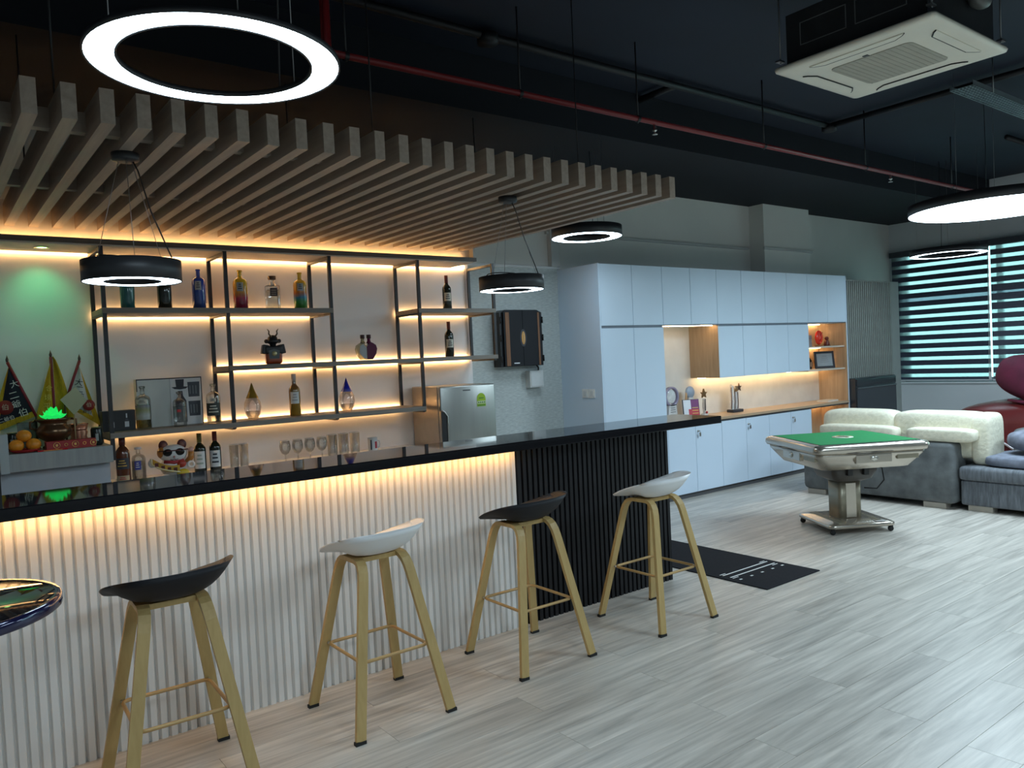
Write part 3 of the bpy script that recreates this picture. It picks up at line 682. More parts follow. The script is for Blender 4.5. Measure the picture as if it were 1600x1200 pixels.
for yy in (2.87, 1.85): pbox('foot', footm, ott, 7.42, 7.52, yy, yy+.2, 0, .05)
for yy in (2.87, 1.85): pbox('foot', footm, ott, 8.4, 8.5, yy, yy+.2, 0, .05)
blanket = mat('blue_grey_throw', (.17, .185, .23), .95, var=.3, scale=14, bump=.5)
bl = thing('folded_blanket', 'folded blue-grey blanket lying flat on the chaise section', 'blanket', (7.72, 2.42, .402))
cushion(MB(), (0, 0, .05), .30, .56, .055, .4).build('lower_fold', blanket, bl)
pl = tag(cushion(MB(), (0, 0, .10), .26, .46, .10, .62, Matrix.Rotation(.06, 3, 'X')).build('throw_pillow', mat('blue_grey_pillow', (.155, .165, .205), .95, var=.35, scale=12, bump=.5), None, (7.76, 2.38, .505)), 'puffy blue-grey pillow on top of the folded blanket', 'pillow')
rp_ = tag(cushion(MB(), (0, 0, .08), .12, .32, .10, .6).build('red_cushion', mat('bright_red_cloth', (.55, .03, .03), .8, bump=.2), None, (8.36, 2.42, .40)), 'bright red cushion peeking out behind the blue-grey pillow', 'cushion')

# dark red massage chair
leather = mat('dark_red_leather', (.115, .014, .014), .35, var=.15, scale=4, bump=.08)
cloth = mat('burgundy_cloth', (.105, .008, .030), .8, var=.25, scale=6, bump=.35)
mc = thing('massage_chair', 'large dark red leather massage chair near the window', 'armchair', (0, 0, 0))
cushion(MB(), (9.78, 3.24, .44), .62, .85, .43, .5, Matrix.Rotation(-.10, 3, 'X')).build('arm_shell', leather, mc)
cushion(MB(), (9.95, 2.7, .62), .5, .42, .6, .6).build('backrest', leather, mc)
cushion(MB(), (9.75, 2.9, .16), .55, .62, .16, .4).build('base', mat('dark_base', (.02, .012, .012), .5), mc)
MB().tube([(9.12, 4.02, .60), (9.12, 3.75, .56), (9.13, 3.45, .44), (9.16, 3.2, .26)], .012, 8).build('side_trim', mat('silver_trim', (.6, .55, .55), .3, .7), mc)
co = thing('draped_cover', 'burgundy cloth cover bundled over the top of the massage chair', 'cover', (0, 0, 0))
cushion(MB(), (9.62, 3.14, 1.03), .40, .48, .24, .72, Matrix.Rotation(.35, 3, 'X'), 26).build('bundle', cloth, co)
MB().tube([(9.30, 3.42, .86), (9.25, 3.2, .83), (9.24, 2.95, .84), (9.27, 2.7, .88)], [.012, .022, .022, .012], 8).build('hem', cloth, co)

# ================================================================== mahjong table
CXM, CYM = 6.17, 3.53
mj = thing('mahjong_table', 'automatic mahjong table with green felt top and champagne metal body', 'game table', (CXM, CYM, 0), math.radians(-31))
champ = mat('champagne_metal', (.52, .47, .40), .24, .85, var=.06, scale=3)
champ2 = mat('champagne_matte', (.30, .27, .20), .4, .6, var=.08)
def frame_ring(b, r0_, z0, r1, z1):
    A = [b.bm.verts.new((sx*r0_, sy*r0_, z0)) for sx, sy in ((-1, -1), (1, -1), (1, 1), (-1, 1))]
    B = [b.bm.verts.new((sx*r1, sy*r1, z1)) for sx, sy in ((-1, -1), (1, -1), (1, 1), (-1, 1))]
    for i in range(4): b.bm.faces.new([A[i], A[(i+1) % 4], B[(i+1) % 4], B[i]])
R_ = .475
def sq(r, c):       # rounded square outline
    o = []
    for k in range(4):
        ox = (r-c)*(1 if k in (0, 3) else -1); oy = (r-c)*(1 if k in (0, 1) else -1)
        o += [(ox+c*math.cos(k*PI/2+q*PI/12), oy+c*math.sin(k*PI/2+q*PI/12)) for q in range(7)]
    return o
def loft(name, prof, m, par, corner=.07):
    b = MB(); rings = []
    for r, z in prof: rings.append([b.bm.verts.new((x_, y_, z)) for x_, y_ in sq(r, min(corner, r*.5))])
    n = len(rings[0])
    for a, c in zip(rings, rings[1:]):
        for i in range(n): b.bm.faces.new([a[i], a[(i+1) % n], c[(i+1) % n], c[i]])
    b.bm.faces.new(rings[0][::-1]); b.bm.faces.new(rings[-1])
    for f in b.bm.faces: f.smooth = len(f.verts) == 4
    return b.build(name, m, par)
loft('body', [(.36, .545), (.375, .55), (.455, .66), (.46, .685)], champ, mj)
loft('rail', [(.46, .685), (.478, .69), (.487, .71), (.484, .735), (.468, .752), (.44, .757)], champ, mj)
pbox('inner_border', ink, mj, -.425, .425, -.425, .425, .7565, .7585)
felt = mat('green_felt', (.004, .20, .055), .9, var=.06, scale=60)
pbox('felt', felt, mj, -.415, .415, -.415, .415, .758, .7605)
ce = MB().lathe([(.085, .0), (.085, .004), (.05, .006), (0, .006)], 32, (0, 0, .7605)).build('center_ring', mat('pale_plastic', (.62, .62, .5), .4), mj)
MB().lathe([(.052, .0062), (.03, .009), (0, .009)], 28, (0, 0, .7605)).build('dice_dome', mat('dome_dark', (.14, .16, .10), .15), ce)
for k in range(4): MB().box(-.012, .012, .062, .078, .7655, .7675, rot=Matrix.Rotation(k*PI/2, 3, 'Z')).build('button', goldm, ce)
for k in range(4):
    Rk = Matrix.Rotation(k*PI/2, 3, 'Z')
    dr = MB().box(-.15, .15, -.46, -.425, .60, .672, .006, rot=Rk).build('drawer', champ, mj)
    MB().lathe([(.0, 0), (.022, 0), (.022, .004), (0, .004)], 18, Rk @ Vector((0, -.46, .64)), sx=1.5, rot=Rk @ Matrix.Rotation(PI/2, 3, 'X')).build('drawer_badge', mat('badge', (.6, .58, .52), .3, .8), dr)
    MB().box(.2, .38, -.452, -.42, .62, .665, .004, rot=Rk).build('tile_slot', champ2, mj)
    MB().tube([Rk @ Vector((-.36, -.468, .70)), Rk @ Vector((-.1, -.485, .685)), Rk @ Vector((.36, -.468, .70))], .004, 6).build('trim_line', mat('dark_trim', (.1, .09, .08), .3, .6), mj)
loft('hopper', [(.11, .40), (.17, .43), (.20, .50), (.20, .545)], mat('dark_hopper', (.05, .042, .035), .4), mj, .05)
pbox('bracket', black, mj, .05, .09, -.23, -.19, .47, .55); pbox('bracket', black, mj, -.09, -.05, -.23, -.19, .47, .55)
loft('column', [(.10, .09), (.10, .40)], champ2, mj, .03)
MB().box(-.045, .045, -.105, -.09, .1, .39, .004).build('column_panel', champ, mj)
loft('base_plate', [(.265, .045), (.285, .055), (.285, .075), (.27, .085), (.13, .095)], champ, mj, .05)
for sx in (-1, 1): pbox('base_rib', champ2, mj, sx*.16-.03, sx*.16+.03, -.24, .24, .088, .094)
pbox('sticker', mat('sticker_white', (.75, .75, .75), .5), mj, .12, .2, -.27, -.20, .0905, .0925)
for sx in (-1, 1):
    for sy in (-1, 1):
        MB().lathe([(0, -.011), (.02, -.011), (.022, -.006), (.022, .006), (.02, .011), (0, .011)], 18, (sx*.25, sy*.25, .0222), rot=Matrix.Rotation(PI/2, 3, 'X')).box(sx*.25-.012, sx*.25+.012, sy*.25-.016, sy*.25+.016, .03, .05).build('caster', rubber, mj)
pts = [(.18, -.1, .54), (.27, -.12, .50), (.28, -.13, .40), (.22, -.12, .33), (.12, -.1, .34)]
MB().tube(pts, .006, 6).build('power_cable', rubber, mj)

# ================================================================== dart mat
mt = thing('throw_mat', 'black rubber dart mat with white throw lines on the floor past the bar end', 'mat', (0, 0, 0))
MB().box(4.232, 4.84, 2.965, 5.25, .0005, .007, .002).build('mat_sheet', mat('black_mat', (.010, .010, .013), .85, var=.2, scale=60, spec=.2), mt)
mw = mat('mat_white_print', (.78, .78, .76), .6)
for yy in (3.35, 3.288): pbox('throw_line', mw, mt, 4.285, 4.79, yy-.006, yy+.006, .007, .0078)
for xx in (4.30, 4.42, 4.54, 4.66, 4.775): pbox('foot_mark', mw, mt, xx-.012, xx+.012, 3.208, 3.222, .007, .0078)
for xx in (4.31, 4.76):
    for yy in (3.372, 3.265): pbox('distance_print', mw, mt, xx-.03, xx+.03, yy-.004, yy+.004, .007, .0078)

# ================================================================== fridge
fr = thing('fridge', 'stainless steel fridge beside the shelf with a green energy sticker', 'fridge', (0, 0, 0))
fx0, fx1, fy0, fy1, fz = 3.425, 3.985, 5.47, 5.93, 1.347
steel = mat('fridge_steel', (.38, .385, .36), .30, .85, var=.04, scale=20, stretch=(1, 1, .05))
MB().box(fx0, fx1, fy0+.05, fy1, .03, fz, .006).build('body', mat('fridge_side', (.47, .41, .33), .32, .6, var=.05, scale=20), fr)
fd = MB().box(fx0, fx1, fy0, fy0+.045, .42, fz-.002, .012, 3).build('upper_door', steel, fr)
MB().box(fx0, fx1, fy0, fy0+.045, .04, .41, .012, 3).build('lower_door', steel, fr)
MB().prism([(fx0+.001, .80), (fx0+.055, .80), (fx0+.055, 1.10), (fx0+.03, 1.135), (fx0+.001, 1.15)], fy0-.006, fy0-.001).build('handle_recess', mat('recess_black', (.012, .012, .014), .4), fd)
MB().tube([(fx0+.055, fy0-.008, .80), (fx0+.057, fy0-.008, 1.1), (fx0+.03, fy0-.008, 1.137), (fx0+.002, fy0-.008, 1.152)], .006, 8).build('handle_trim', chrome, fd)
pbox('brand_plate', mat('plate_dark', (.08, .08, .09), .4), fd, fx0+.225, fx0+.30, fy0-.002, fy0, fz-.047, fz-.038)
gx, gz = fx0+.41, fz-.135
gg = mat('energy_green', (.36, .55, .02), .5)
MB().prism([(gx-.045, gz-.055), (gx+.045, gz-.055), (gx+.045, gz+.01)]+[(gx+.045*math.cos(PI*k/10), gz+.01+.05*math.sin(PI*k/10)) for k in range(11)][1:-1]+[(gx-.045, gz+.01)], fy0-.002, fy0).build('energy_sticker', gg, fd)
pbox('sticker_band', mat('sticker_pale', (.72, .78, .55), .5), fd, gx-.042, gx+.042, fy0-.003, fy0-.0019, gz-.032, gz-.008)
for k in range(4): pbox('sticker_tick', mat('tick_green', (.12, .3, .02), .5), fd, gx-.034+k*.02, gx-.022+k*.02, fy0-.0038, fy0-.0029, gz-.028, gz-.013)
pbox('sticker_foot', MATS['tick_green'], fd, gx-.04, gx+.04, fy0-.003, fy0-.0019, gz-.051, gz-.038)
pbox('sticker_text', MATS['tick_green'], fd, gx-.025, gx+.025, fy0-.003, fy0-.0019, gz+.012, gz+.022)
for a in (fx0+.05, fx1-.05):
    for c in (fy0+.1, fy1-.05): MB().lathe([(0, 0), (.02, 0), (.02, .035), (0, .035)], 10, (a, c, 0)).build('foot', rubber, fr)

# ================================================================== dartboard cabinet on the textured wall
dc = thing('dartboard_cabinet', 'black dartboard cabinet with brown side stripes and gold leaf emblem on the textured wall', 'dartboard cabinet', (4.60, 5.86, 1.745))
dkm = mat('black_cabinet_front', (.008, .009, .012), .5, var=.1, spec=.25)
def oct_(w, h, c): return [(-w, -h), (w, -h), (w, h-c*.55), (w-c*1.5, h), (-w+c*1.5, h), (-w, h-c*.55)]
MB().prism(oct_(.255, .268, .045), -.02, .097).build('case', black, dc)
for s_, xa_, xb_ in ((-1, -.225, -.002), (1, .002, .225)):
    pol = [(xa_, -.262), (xb_, -.262), (xb_, .265 if s_ < 0 else .243), (xa_+(.0 if s_ > 0 else .045), .265), (xa_, .243 if s_ < 0 else .265)]
    if s_ > 0: pol = [(xa_, -.262), (xb_, -.262), (xb_, .243), (xb_-.045, .265), (xa_, .265)]
    else: pol = [(xa_, -.262), (xb_, -.262), (xb_, .265), (xa_+.045, .265), (xa_, .243)]
    d_ = MB().prism(pol, -.042, -.02).build('door', dkm, dc)
    cork = wood('brown_stripe', (.24, .105, .045), (.15, .06, .025), 'Z')
    x1_ = s_*.205; wd_ = .045 if s_ < 0 else .022
    pbox('side_stripe', cork, d_, min(x1_, x1_-s_*wd_), max(x1_, x1_-s_*wd_), -.0445, -.0418, -.261, .243)
    for zz in (-.2, .0, .17): MB().tube([(s_*.253, -.03, zz-.03), (s_*.253, -.03, zz+.03)], .008, 8).build('hinge', mat('hinge_dark', (.05, .05, .05), .3, .8), d_)
leaf = [(.034*math.sin(PI*k/10)*1, .075*(-math.cos(PI*k/10))) for k in range(11)]; leaf += [(-a, c) for a, c in leaf[::-1]][1:-1]
MB().prism([(a*1.15, c*1.1) for a, c in leaf], -.0445, -.0425).build('emblem_field', ink, dc)
MB().prism([(a*.62, c*.85) for a, c in leaf], -.0475, -.0446).build('emblem_leaf', mat('gold_leaf', (.48, .24, .07), .35, .5), dc)
MB().tube([(0, -.049, -.06), (.002, -.05, 0), (0, -.049, .06)], .0025, 6).build('emblem_vein', mat('pale_vein', (.75, .6, .4), .4), dc)
pbox('nameplate', mat('nameplate_white', (.75, .76, .78), .4), dc, -.12, -.055, -.0445, -.042, -.242, -.232)
jb = thing('wall_box', 'small white socket box on the textured wall under the dartboard cabinet', 'socket box', (4.80, YW-.012, 1.345))
MB().box(-.085, .085, -.075, 0, -.082, .082, .004).build('casing', mat('box_white', (.66, .68, .67), .4), jb)
MB().box(-.075, .075, -.08, -.0745, -.072, .072, .003).build('cover', mat('box_cover', (.62, .64, .63), .4), jb)
MB().tube([(.06, -.03, .08), (.06, -.03, .11), (.04, -.02, .14)], .008, 8).build('cable', rubber, jb)

# ================================================================== air conditioner and ceiling services
ac = thing('air_conditioner', 'cream ceiling cassette air conditioner hanging on rods at the top right', 'air conditioner', (4.565, 2.25, 3.15))
acm = mat('cream_plastic', (.84, .80, .68), .45, var=.03)
grm = mat('grey_grille', (.42, .40, .33), .6)
def loft2(name, prof, m, par, c):
    o = loft(name, prof, m, par, c); return o
loft('panel', [(.455, .03), (.46, .02), (.455, .006), (.43, 0), (.30, 0)], acm, ac, .03)
gp = MB().prism(sq(.235, .04), -.004, 0, 'Z').build('grille', grm, ac)
for k in range(14): pbox('grille_bar', mat('grille_bar', (.405, .385, .32), .6), gp, -.228, .228, -.215+k*.033, -.207+k*.033, -.0055, -.004)
for k in range(4):
    Rk = Matrix.Rotation(k*PI/2, 3, 'Z')
    pol = [(-.27, .385), (-.25, .365), (-.2, .335), (.2, .335), (.25, .365), (.27, .385)]
    lv = MB().prism(pol, -.006, 0, 'Z'); bmesh.ops.transform(lv.bm, matrix=Rk.to_4x4(), verts=lv.bm.verts[:])
    lv = lv.build('louvre', acm, ac)
    MB().tube([Rk @ Vector((a, c-.004, -.003)) for a, c in pol], .004, 6).build('louvre_slot', mat('slot_black', (.01, .01, .01), .6), lv)
pbox('sensor', mat('sensor_dark', (.1, .1, .1), .4), ac, -.26, -.235, -.01, .02, -.004, 0)
duct = mat('dark_galvanised', (.035, .037, .040), .5, .3, var=.2)
pbox('casing', duct, ac, -.40, .40, -.40, .40, .03, .33)
for k in range(2):
    a = -.30+k*.33
    fr_ = MB()
    for d in ((a, a+.28, .13, .134), (a, a+.28, .256, .26), (a, a+.004, .13, .26), (a+.276, a+.28, .13, .26)): fr_.box(-.404, -.40, d[0], d[1], d[2], d[3])
    fr_.build('casing_groove', mat('groove_grey', (.16, .17, .17), .5), ac)
    pbox('casing_groove', MATS['groove_grey'], ac, -.2+k*.25, -.02+k*.25, -.404, -.40, .22, .225)
for sx in (-1, 1):
    for sy in (-1, 1):
        MB().tube([(sx*.42, sy*.43, .06), (sx*.42, sy*.43, ZC-3.15)], .005, 6).build('hanger_rod', mat('rod_steel', (.25, .26, .26), .4, .8), ac)
        pbox('bracket', MATS['rod_steel'], ac, min(sx*.40, sx*.45), max(sx*.40, sx*.45), sy*.43-.015, sy*.43+.015, .065, .075)
cushion(MB(), (.1, -.45, .22), .09, .05, .05, .9, None, 12).build('insulation_tape', mat('foil_tape', (.12, .12, .11), .5, .3), ac)

pipe = thing('sprinkler_pipe', 'thin red sprinkler pipe running below the black ceiling', 'pipe', (0, 0, 0))
redp = mat('red_pipe_paint', (.22, .012, .014), .4)
MB().tube([(1.80, 3.8, ZC), (1.80, 3.8, 3.21), (1.82, 3.8, 3.19), (XW-.6, 3.8, 3.19)], .019, 12).build('main_pipe', redp, pipe)
MB().tube([(1.80, 3.85, ZC), (1.80, 3.85, 3.23), (1.82, 3.85, 3.215), (4.4, 3.85, 3.215)], .012, 10).build('side_pipe', redp, pipe)
for xx in (4.29, 7.67): MB().lathe([(.010, 0), (.010, -.035), (.017, -.04), (.017, -.045), (.007, -.05), (.007, -.065), (.02, -.07), (.02, -.073), (0, -.073)], 12, (xx, 3.8, 3.175)).build('sprinkler_head', chrome, pipe)
for xx in (1.9, 3.07, 4.12, 5.6, 7.2, 9.0): MB().tube([(xx, 3.8, 3.16), (xx, 3.8, ZC)], .006, 6).lathe([(.024, -.012), (.024, .012)], 12, (xx, 3.8, 3.19), rot=Matrix.Rotation(PI/2, 3, 'Y')).build('hanger_rod', black, pipe)
cd = thing('ceiling_conduit', 'black conduit run zigzagging across the black ceiling', 'conduit', (0, 0, 0))
zc = ZC-.05
for nm, pts in (('conduit_pipe', [(1.0, 4.15, zc), (7.2, 4.15, zc)]), ('conduit_pipe', [(4.95, 4.15, zc), (4.95, 4.54, zc)]), ('conduit_pipe', [(7.2, 4.15, zc), (7.2, 2.2, zc)]), ('conduit_pipe', [(9.4, 3.4, zc), (11.9, 3.4, zc)])):
    MB().tube(pts, .028, 8).build(nm, conduit_m, cd)
for jx in (3.1, 7.2): MB().lathe([(0, -.03), (.07, -.03), (.07, .03), (0, .03)], 18, (jx, 4.15, zc-.02)).build('junction_box', conduit_m, cd)
ct = thing('cable_tray', 'perforated grey metal cable tray under the ceiling at the right edge', 'cable tray', (0, 0, 0))
traym = mat('galvanised_tray', (.30, .34, .36), .4, .7)
for yy in (2.55, 2.715): pbox('side_rail', traym, ct, 6.45, 11.5, yy, yy+.003, 3.45, 3.49)
for k in range(7): pbox('long_bar', traym, ct, 6.45, 11.5, 2.55+k*.0265, 2.557+k*.0265, 3.45, 3.452)
bm_ = MB().box(-.006, .006, 2.55, 2.716, 3.4522, 3.454).build('cross_bar', traym); bd_ = bm_.data; bpy.data.objects.remove(bm_)
for k in range(110): link('cross_bar', bd_, ct, (6.46+k*.045, 0, 0))
for xx in (6.8, 8.6, 10.4): MB().tube([(xx, 2.545, 3.45), (xx, 2.545, ZC)], .005, 6).build('hanger_rod', MATS['rod_steel'], ct)

# ================================================================== bottles, glasses and ornaments behind the bar
def ramp_mat(name, stops, rough=.15, h=.26):
    """painted glass: colour bands by the bottle's own height"""
    m, t, b, N, L = nt(name); tc = N('ShaderNodeTexCoord'); sp_ = N('ShaderNodeSeparateXYZ'); mr = N('ShaderNodeMapRange'); mr.inputs['From Max'].default_value = h
    nz = N('ShaderNodeTexNoise'); nz.inputs['Scale'].default_value = 18; ad = N('ShaderNodeMath'); ad.operation = 'MULTIPLY_ADD'; ad.inputs[1].default_value = .12
    L(tc.outputs['Object'], sp_.inputs[0]); L(sp_.outputs[2], mr.inputs[0]); L(tc.outputs['Object'], nz.inputs['Vector']); L(nz.outputs['Fac'], ad.inputs[0]); L(mr.outputs[0], ad.inputs[2])
    r = N('ShaderNodeValToRGB'); e = r.color_ramp.elements
    while len(e) < len(stops): e.new(.5)
    for k, (p, c) in enumerate(stops): e[k].position = p; e[k].color = (*c, 1)
    L(ad.outputs[0], r.inputs[0]); L(r.outputs[0], b.inputs['Base Color']); b.inputs['Roughness'].default_value = rough; b.inputs['Coat Weight'].default_value = .5
    return m
clear = glass('clear_glass', (.96, .97, .96), .02, .5)
dglass = mat('dark_green_glass', (.012, .016, .008), .08, var=.1, spec=.7)
liquid = glass('clear_spirit', (.86, .87, .85), .02, .4)
cream_l = mat('label_cream', (.62, .60, .50), .6); white_l = mat('label_white', (.72, .72, .70), .6)
CO = [(.0, .0), (.92, 0), (1, .02)]
PROF = {
 'vodka': [(0, 0), (.93, 0), (1, .025), (1, .66), (.95, .72), (.80, .765), (.50, .795), (.33, .81), (.30, .84), (.29, .955), (.36, .962), (.36, 1.0), (0, 1.0)],
 'wine': [(0, 0), (.93, 0), (1, .02), (1, .60), (.93, .66), (.70, .71), (.46, .745), (.37, .78), (.345, .95), (.39, .955), (.39, .985), (.37, 1.0), (0, 1.0)],
 'slim': [(0, 0), (.93, 0), (1, .02), (1, .66), (.90, .74), (.62, .80), (.40, .83), (.36, .97), (.41, .975), (.41, 1.0), (0, 1.0)],
}
def label_band(t, r, z0, z1, m, span=1.5, nm='label', a0=-PI/2, par=None, lift=.0008):
    b = MB(); rr = r+lift
    b.grid(lambda u, v: Vector((rr*math.cos(a0+(u-.5)*span), rr*math.sin(a0+(u-.5)*span), z0+(z1-z0)*v)), 10, 1)
    return b.build(nm, m, par or t)
def marks(t, par, r, rows, m, span=.7, a0=-PI/2):
    for k, (z0, z1, sp_) in enumerate(rows): label_band(t, r, z0, z1, m, span*sp_, 'print_line', a0, par, .0016)
TOCAM = lambda x, y: math.atan2(-y, -x)
def bottle(label, x, y, z, h, w, kind, body, labels=(), cap=None, liq=None, group='bottles behind the bar', nm='bottle', necks=None):
    t = thing(nm, label, 'bottle', (x, y, z+.0005), 0, group); R = w/2; a0 = -PI/2-.35
    pr = [(a*R, c*h) for a, c in PROF[kind]]
    MB().lathe(pr, 24).build('body', body, t)
    if cap: MB().lathe([(0, h*cap[1]), (R*cap[2], h*cap[1]), (R*cap[2], h+.004), (0, h+.004)], 18).build('cap', cap[0], t)
    if liq: MB().lathe([(0, .006), (R*.92, .008), (R*.92, h*liq[1]), (0, h*liq[1])], 20).build('liquid', liq[0], t)
    for (z0, z1, m, span, pm_) in labels:
        lb = label_band(t, R, z0*h, z1*h, m, span, a0=a0)
        if pm_: marks(t, lb, R, [((z0+(z1-z0)*q)*h, (z0+(z1-z0)*(q+.1))*h, .75-.15*i) for i, q in enumerate((.25, .5, .72))], pm_, span*.8, a0)
    return t
YS = 5.72
tealg = ramp_mat('teal_painted_glass', [(0, (.02, .12, .13)), (.6, (.03, .16, .16)), (1, (.05, .2, .2))])
blueg = ramp_mat('blue_painted_glass', [(0, (.015, .05, .16)), (.35, (.015, .06, .33)), (1, (.01, .05, .42))])
ryg = ramp_mat('red_yellow_glass', [(.05, (.14, .005, .03)), (.38, (.42, .02, .06)), (.55, (.62, .27, .02)), (.9, (.72, .46, .02))])
rbg = ramp_mat('rainbow_glass', [(.1, (.06, .22, .03)), (.3, (.02, .28, .06)), (.42, (.02, .20, .34)), (.55, (.45, .14, .02)), (.72, (.62, .33, .02)), (1, (.6, .4, .02))])
plab = mat('silver_label', (.40, .42, .42), .4)
Z1, Z2, Z3, Z0 = 2.0, 1.595, 1.195, .85
bottle('teal bottle on the top shelf, hidden behind the left ring pendant', 1.158, YS, Z1, .265, .092, 'vodka', tealg)
bottle('almost black bottle on the top shelf below the right side of the left pendant', 1.392, YS, Z1, .265, .092, 'vodka', dglass, cap=(ink, .9, .4))
bottle('deep blue bottle on the top shelf', 1.622, YS, Z1, .285, .092, 'vodka', blueg, [(.48, .70, plab, .9, ink)])
bottle('bottle fading from yellow to red on the top shelf', 1.915, YS, Z1, .288, .102, 'vodka', ryg, [(.46, .68, plab, .9, ink)])
bottle('rainbow coloured bottle with a green base on the top shelf', 2.37, YS, Z1, .285, .100, 'vodka', rbg, [(.50, .70, plab, .9, ink)])
# square clear bottle
t = thing('bottle', 'square clear bottle with a dark label on the top shelf', 'bottle', (2.154, YS, Z1+.0005), -.15, 'bottles behind the bar')
MB().box(-.05, .05, -.04, .04, 0, .185, .012, 3).lathe([(.03, .183), (.02, .195), (.017, .215), (.017, .225)], 16).build('body', clear, t)
MB().box(-.043, .043, -.033, .033, .008, .15, .008).build('liquid', liquid, t)
MB().lathe([(0, .225), (.028, .225), (.03, .232), (.03, .252), (0, .254)], 18).build('stopper', mat('dark_copper', (.14, .08, .05), .3, .6), t)
lb = pbox('label', mat('label_dark_brown', (.05, .025, .02), .5), t, -.026, .026, -.0418, -.0402, .10, .16)
for q in range(3): pbox('print_line', mat('print_tan', (.5, .4, .3), .5), lb, -.018, .018, -.0424, -.0417, .112+.015*q, .116+.015*q)
# samurai bottle
t = thing('samurai_bottle', 'bottle dressed in dark samurai armour with a horned helmet on the middle shelf', 'bottle', (2.134, YS, Z2+.0005), -.2, 'bottles behind the bar')
MB().box(-.06, .06, -.042, .042, 0, .115, .02, 4).build('body', ramp_mat('amber_glass', [(0, (.35, .04, .01)), (.5, (.5, .09, .02)), (1, (.16, .05, .02))], h=.115), t)
arm = mat('armour_black', (.03, .03, .033), .4, .4)
MB().box(-.064, .064, -.046, .046, .075, .135, .012, 3).build('chest_armour', arm, t)
for sx in (-1, 1): MB().box(-.024, .024, -.04, .04, -.04, .03, .006, rot=Matrix.Rotation(sx*-.18, 3, 'Y'), at=Vector((sx*.058, 0, .115))).build('shoulder_guard', arm, t)
MB().prism([(-.035, .04), (.035, .04), (.04, .10), (0, .112), (-.04, .10)], -.047, -.0425).build('front_plate', mat('armour_grey', (.09, .10, .10), .4, .4), t)
MB().lathe([(0, 0), (.018, 0), (.018, .004), (0, .004)], 18, (0, -.047, .078), rot=Matrix.Rotation(PI/2, 3, 'X')).build('crest', mat('pale_gold', (.6, .55, .3), .3, .4), t)
MB().lathe([(.022, .13), (.024, .15), (.045, .162), (.052, .158), (.040, .178), (.034, .20), (.018, .215), (0, .218)], 20).build('helmet', arm, t)
MB().ball((-.046, 0, .172), .016).build('helmet_flap', arm, t); MB().ball((.046, 0, .172), .016).build('helmet_flap', arm, t)
for sx in (-1, 1): MB().tube([(sx*.012, -.03, .20), (sx*.03, -.032, .225), (sx*.028, -.03, .245), (sx*.04, -.03, .262)], [.006, .006, .005, .002], 8).build('horn', mat('dark_bronze_horn', (.10, .085, .06), .3, .7), t)
# twin heart bottle
t = thing('twin_heart_bottle', 'pair of joined half-heart bottles, one pale and one plum, on the middle shelf', 'bottle', (2.90, YS, Z2+.0005), -.2, 'bottles behind the bar')
for sx, m in ((-1, glass('pale_olive_glass', (.62, .60, .45))), (1, mat('plum_glass', (.11, .01, .05), .15))):
    pts = [(0, .004), (sx*.045, .004), (sx*.075, .05), (sx*.084, .09), (sx*.075, .12), (sx*.05, .138), (sx*.03, .145), (0, .11)]
    MB().prism(pts if sx > 0 else pts[::-1], -.03, .03).lathe([(.024, .135), (.014, .155), (.013, .18)], 14, (sx*.026, 0, 0)).build('bottle_half', m, t)
    MB().lathe([(.0, .175), (.018, .175), (.018, .205), (0, .206)], 14, (sx*.026, 0, 0)).build('cap', mat('dark_cap', (.05, .015, .02), .4), t)
MB().prism([(-.062, .06), (-.03, .015), (-.004, .012), (-.004, .105), (-.03, .13), (-.055, .115)], -.0325, -.0302).build('label', mat('grey_label', (.42, .45, .46), .4), t)
redcap = mat('wine_capsule', (.16, .02, .015), .35)
for lab, x, z, h in (('dark wine bottle on the upper right shelf', 3.70, Z1, .295), ('dark wine bottle on the middle shelf at the right', 3.70, Z2, .30)):
    bottle(lab, x, YS, z, h, .078, 'wine', dglass, [(.26, .50, cream_l, 1.7, ink)], cap=(redcap, .79, .40))
# lower shelf
t = thing('bottle_gift_box', 'black gift box printed with two white bottles on the lower shelf', 'box', (1.055, 5.74, Z3+.0005))
bx = MB().box(-.10, .10, -.05, .05, 0, .135, .002).build('box_body', mat('box_black', (.012, .012, .014), .4), t)
for sx, hh in ((-.045, .1), (.045, .105)):
    MB().prism([(sx-.014, .02), (sx+.014, .02), (sx+.014, .065), (sx+.005, .08), (sx+.005, hh+.01), (sx-.005, hh+.01), (sx-.005, .08), (sx-.014, .065)], -.0515, -.0502).build('bottle_print', mat('print_bottle', (.05, .05, .06), .4) , t)
    pbox('label_print', mat('print_pale', (.55, .55, .56), .5), t, sx-.013, sx+.013, -.0522, -.0514, .025, .06)
    pbox('neck_print', MATS['print_pale'], t, sx-.004, sx+.004, -.0522, -.0514, .085, hh+.008)
vint = ramp_mat('botanic_label', [(0, (.2, .2, .1)), (.4, (.45, .45, .42)), (.55, (.30, .30, .14)), (.7, (.22, .2, .3)), (1, (.5, .48, .4))])
bottle('clear bottle with botanical label and amber base, beside the black gift box', 1.207, 5.70, Z3, .285, .098, 'vodka', clear, [(.22, .56, vint, 2.3, None), (.60, .70, cream_l, 1.6, ink)], liq=(glass('amber_spirit', (.85, .74, .40)), .56), cap=(clear, .955, .4))
gf = thing('gift_set_box', 'large pale gift box printed with a black top-hatted bottle and two glasses', 'box', (1.40, 5.80, Z3+.0005))
MB().box(-.215, .215, -.035, .035, 0, .335, .002).build('box_body', mat('gift_pale', (.66, .67, .63), .5), gf)
yy = -.0362
for d in ((-.215, .215, .327, .335), (.209, .215, 0, .335), (-.215, -.209, .25, .335)): pbox('dark_edge', ink, gf, d[0], d[1], yy-.001, yy, d[2], d[3])
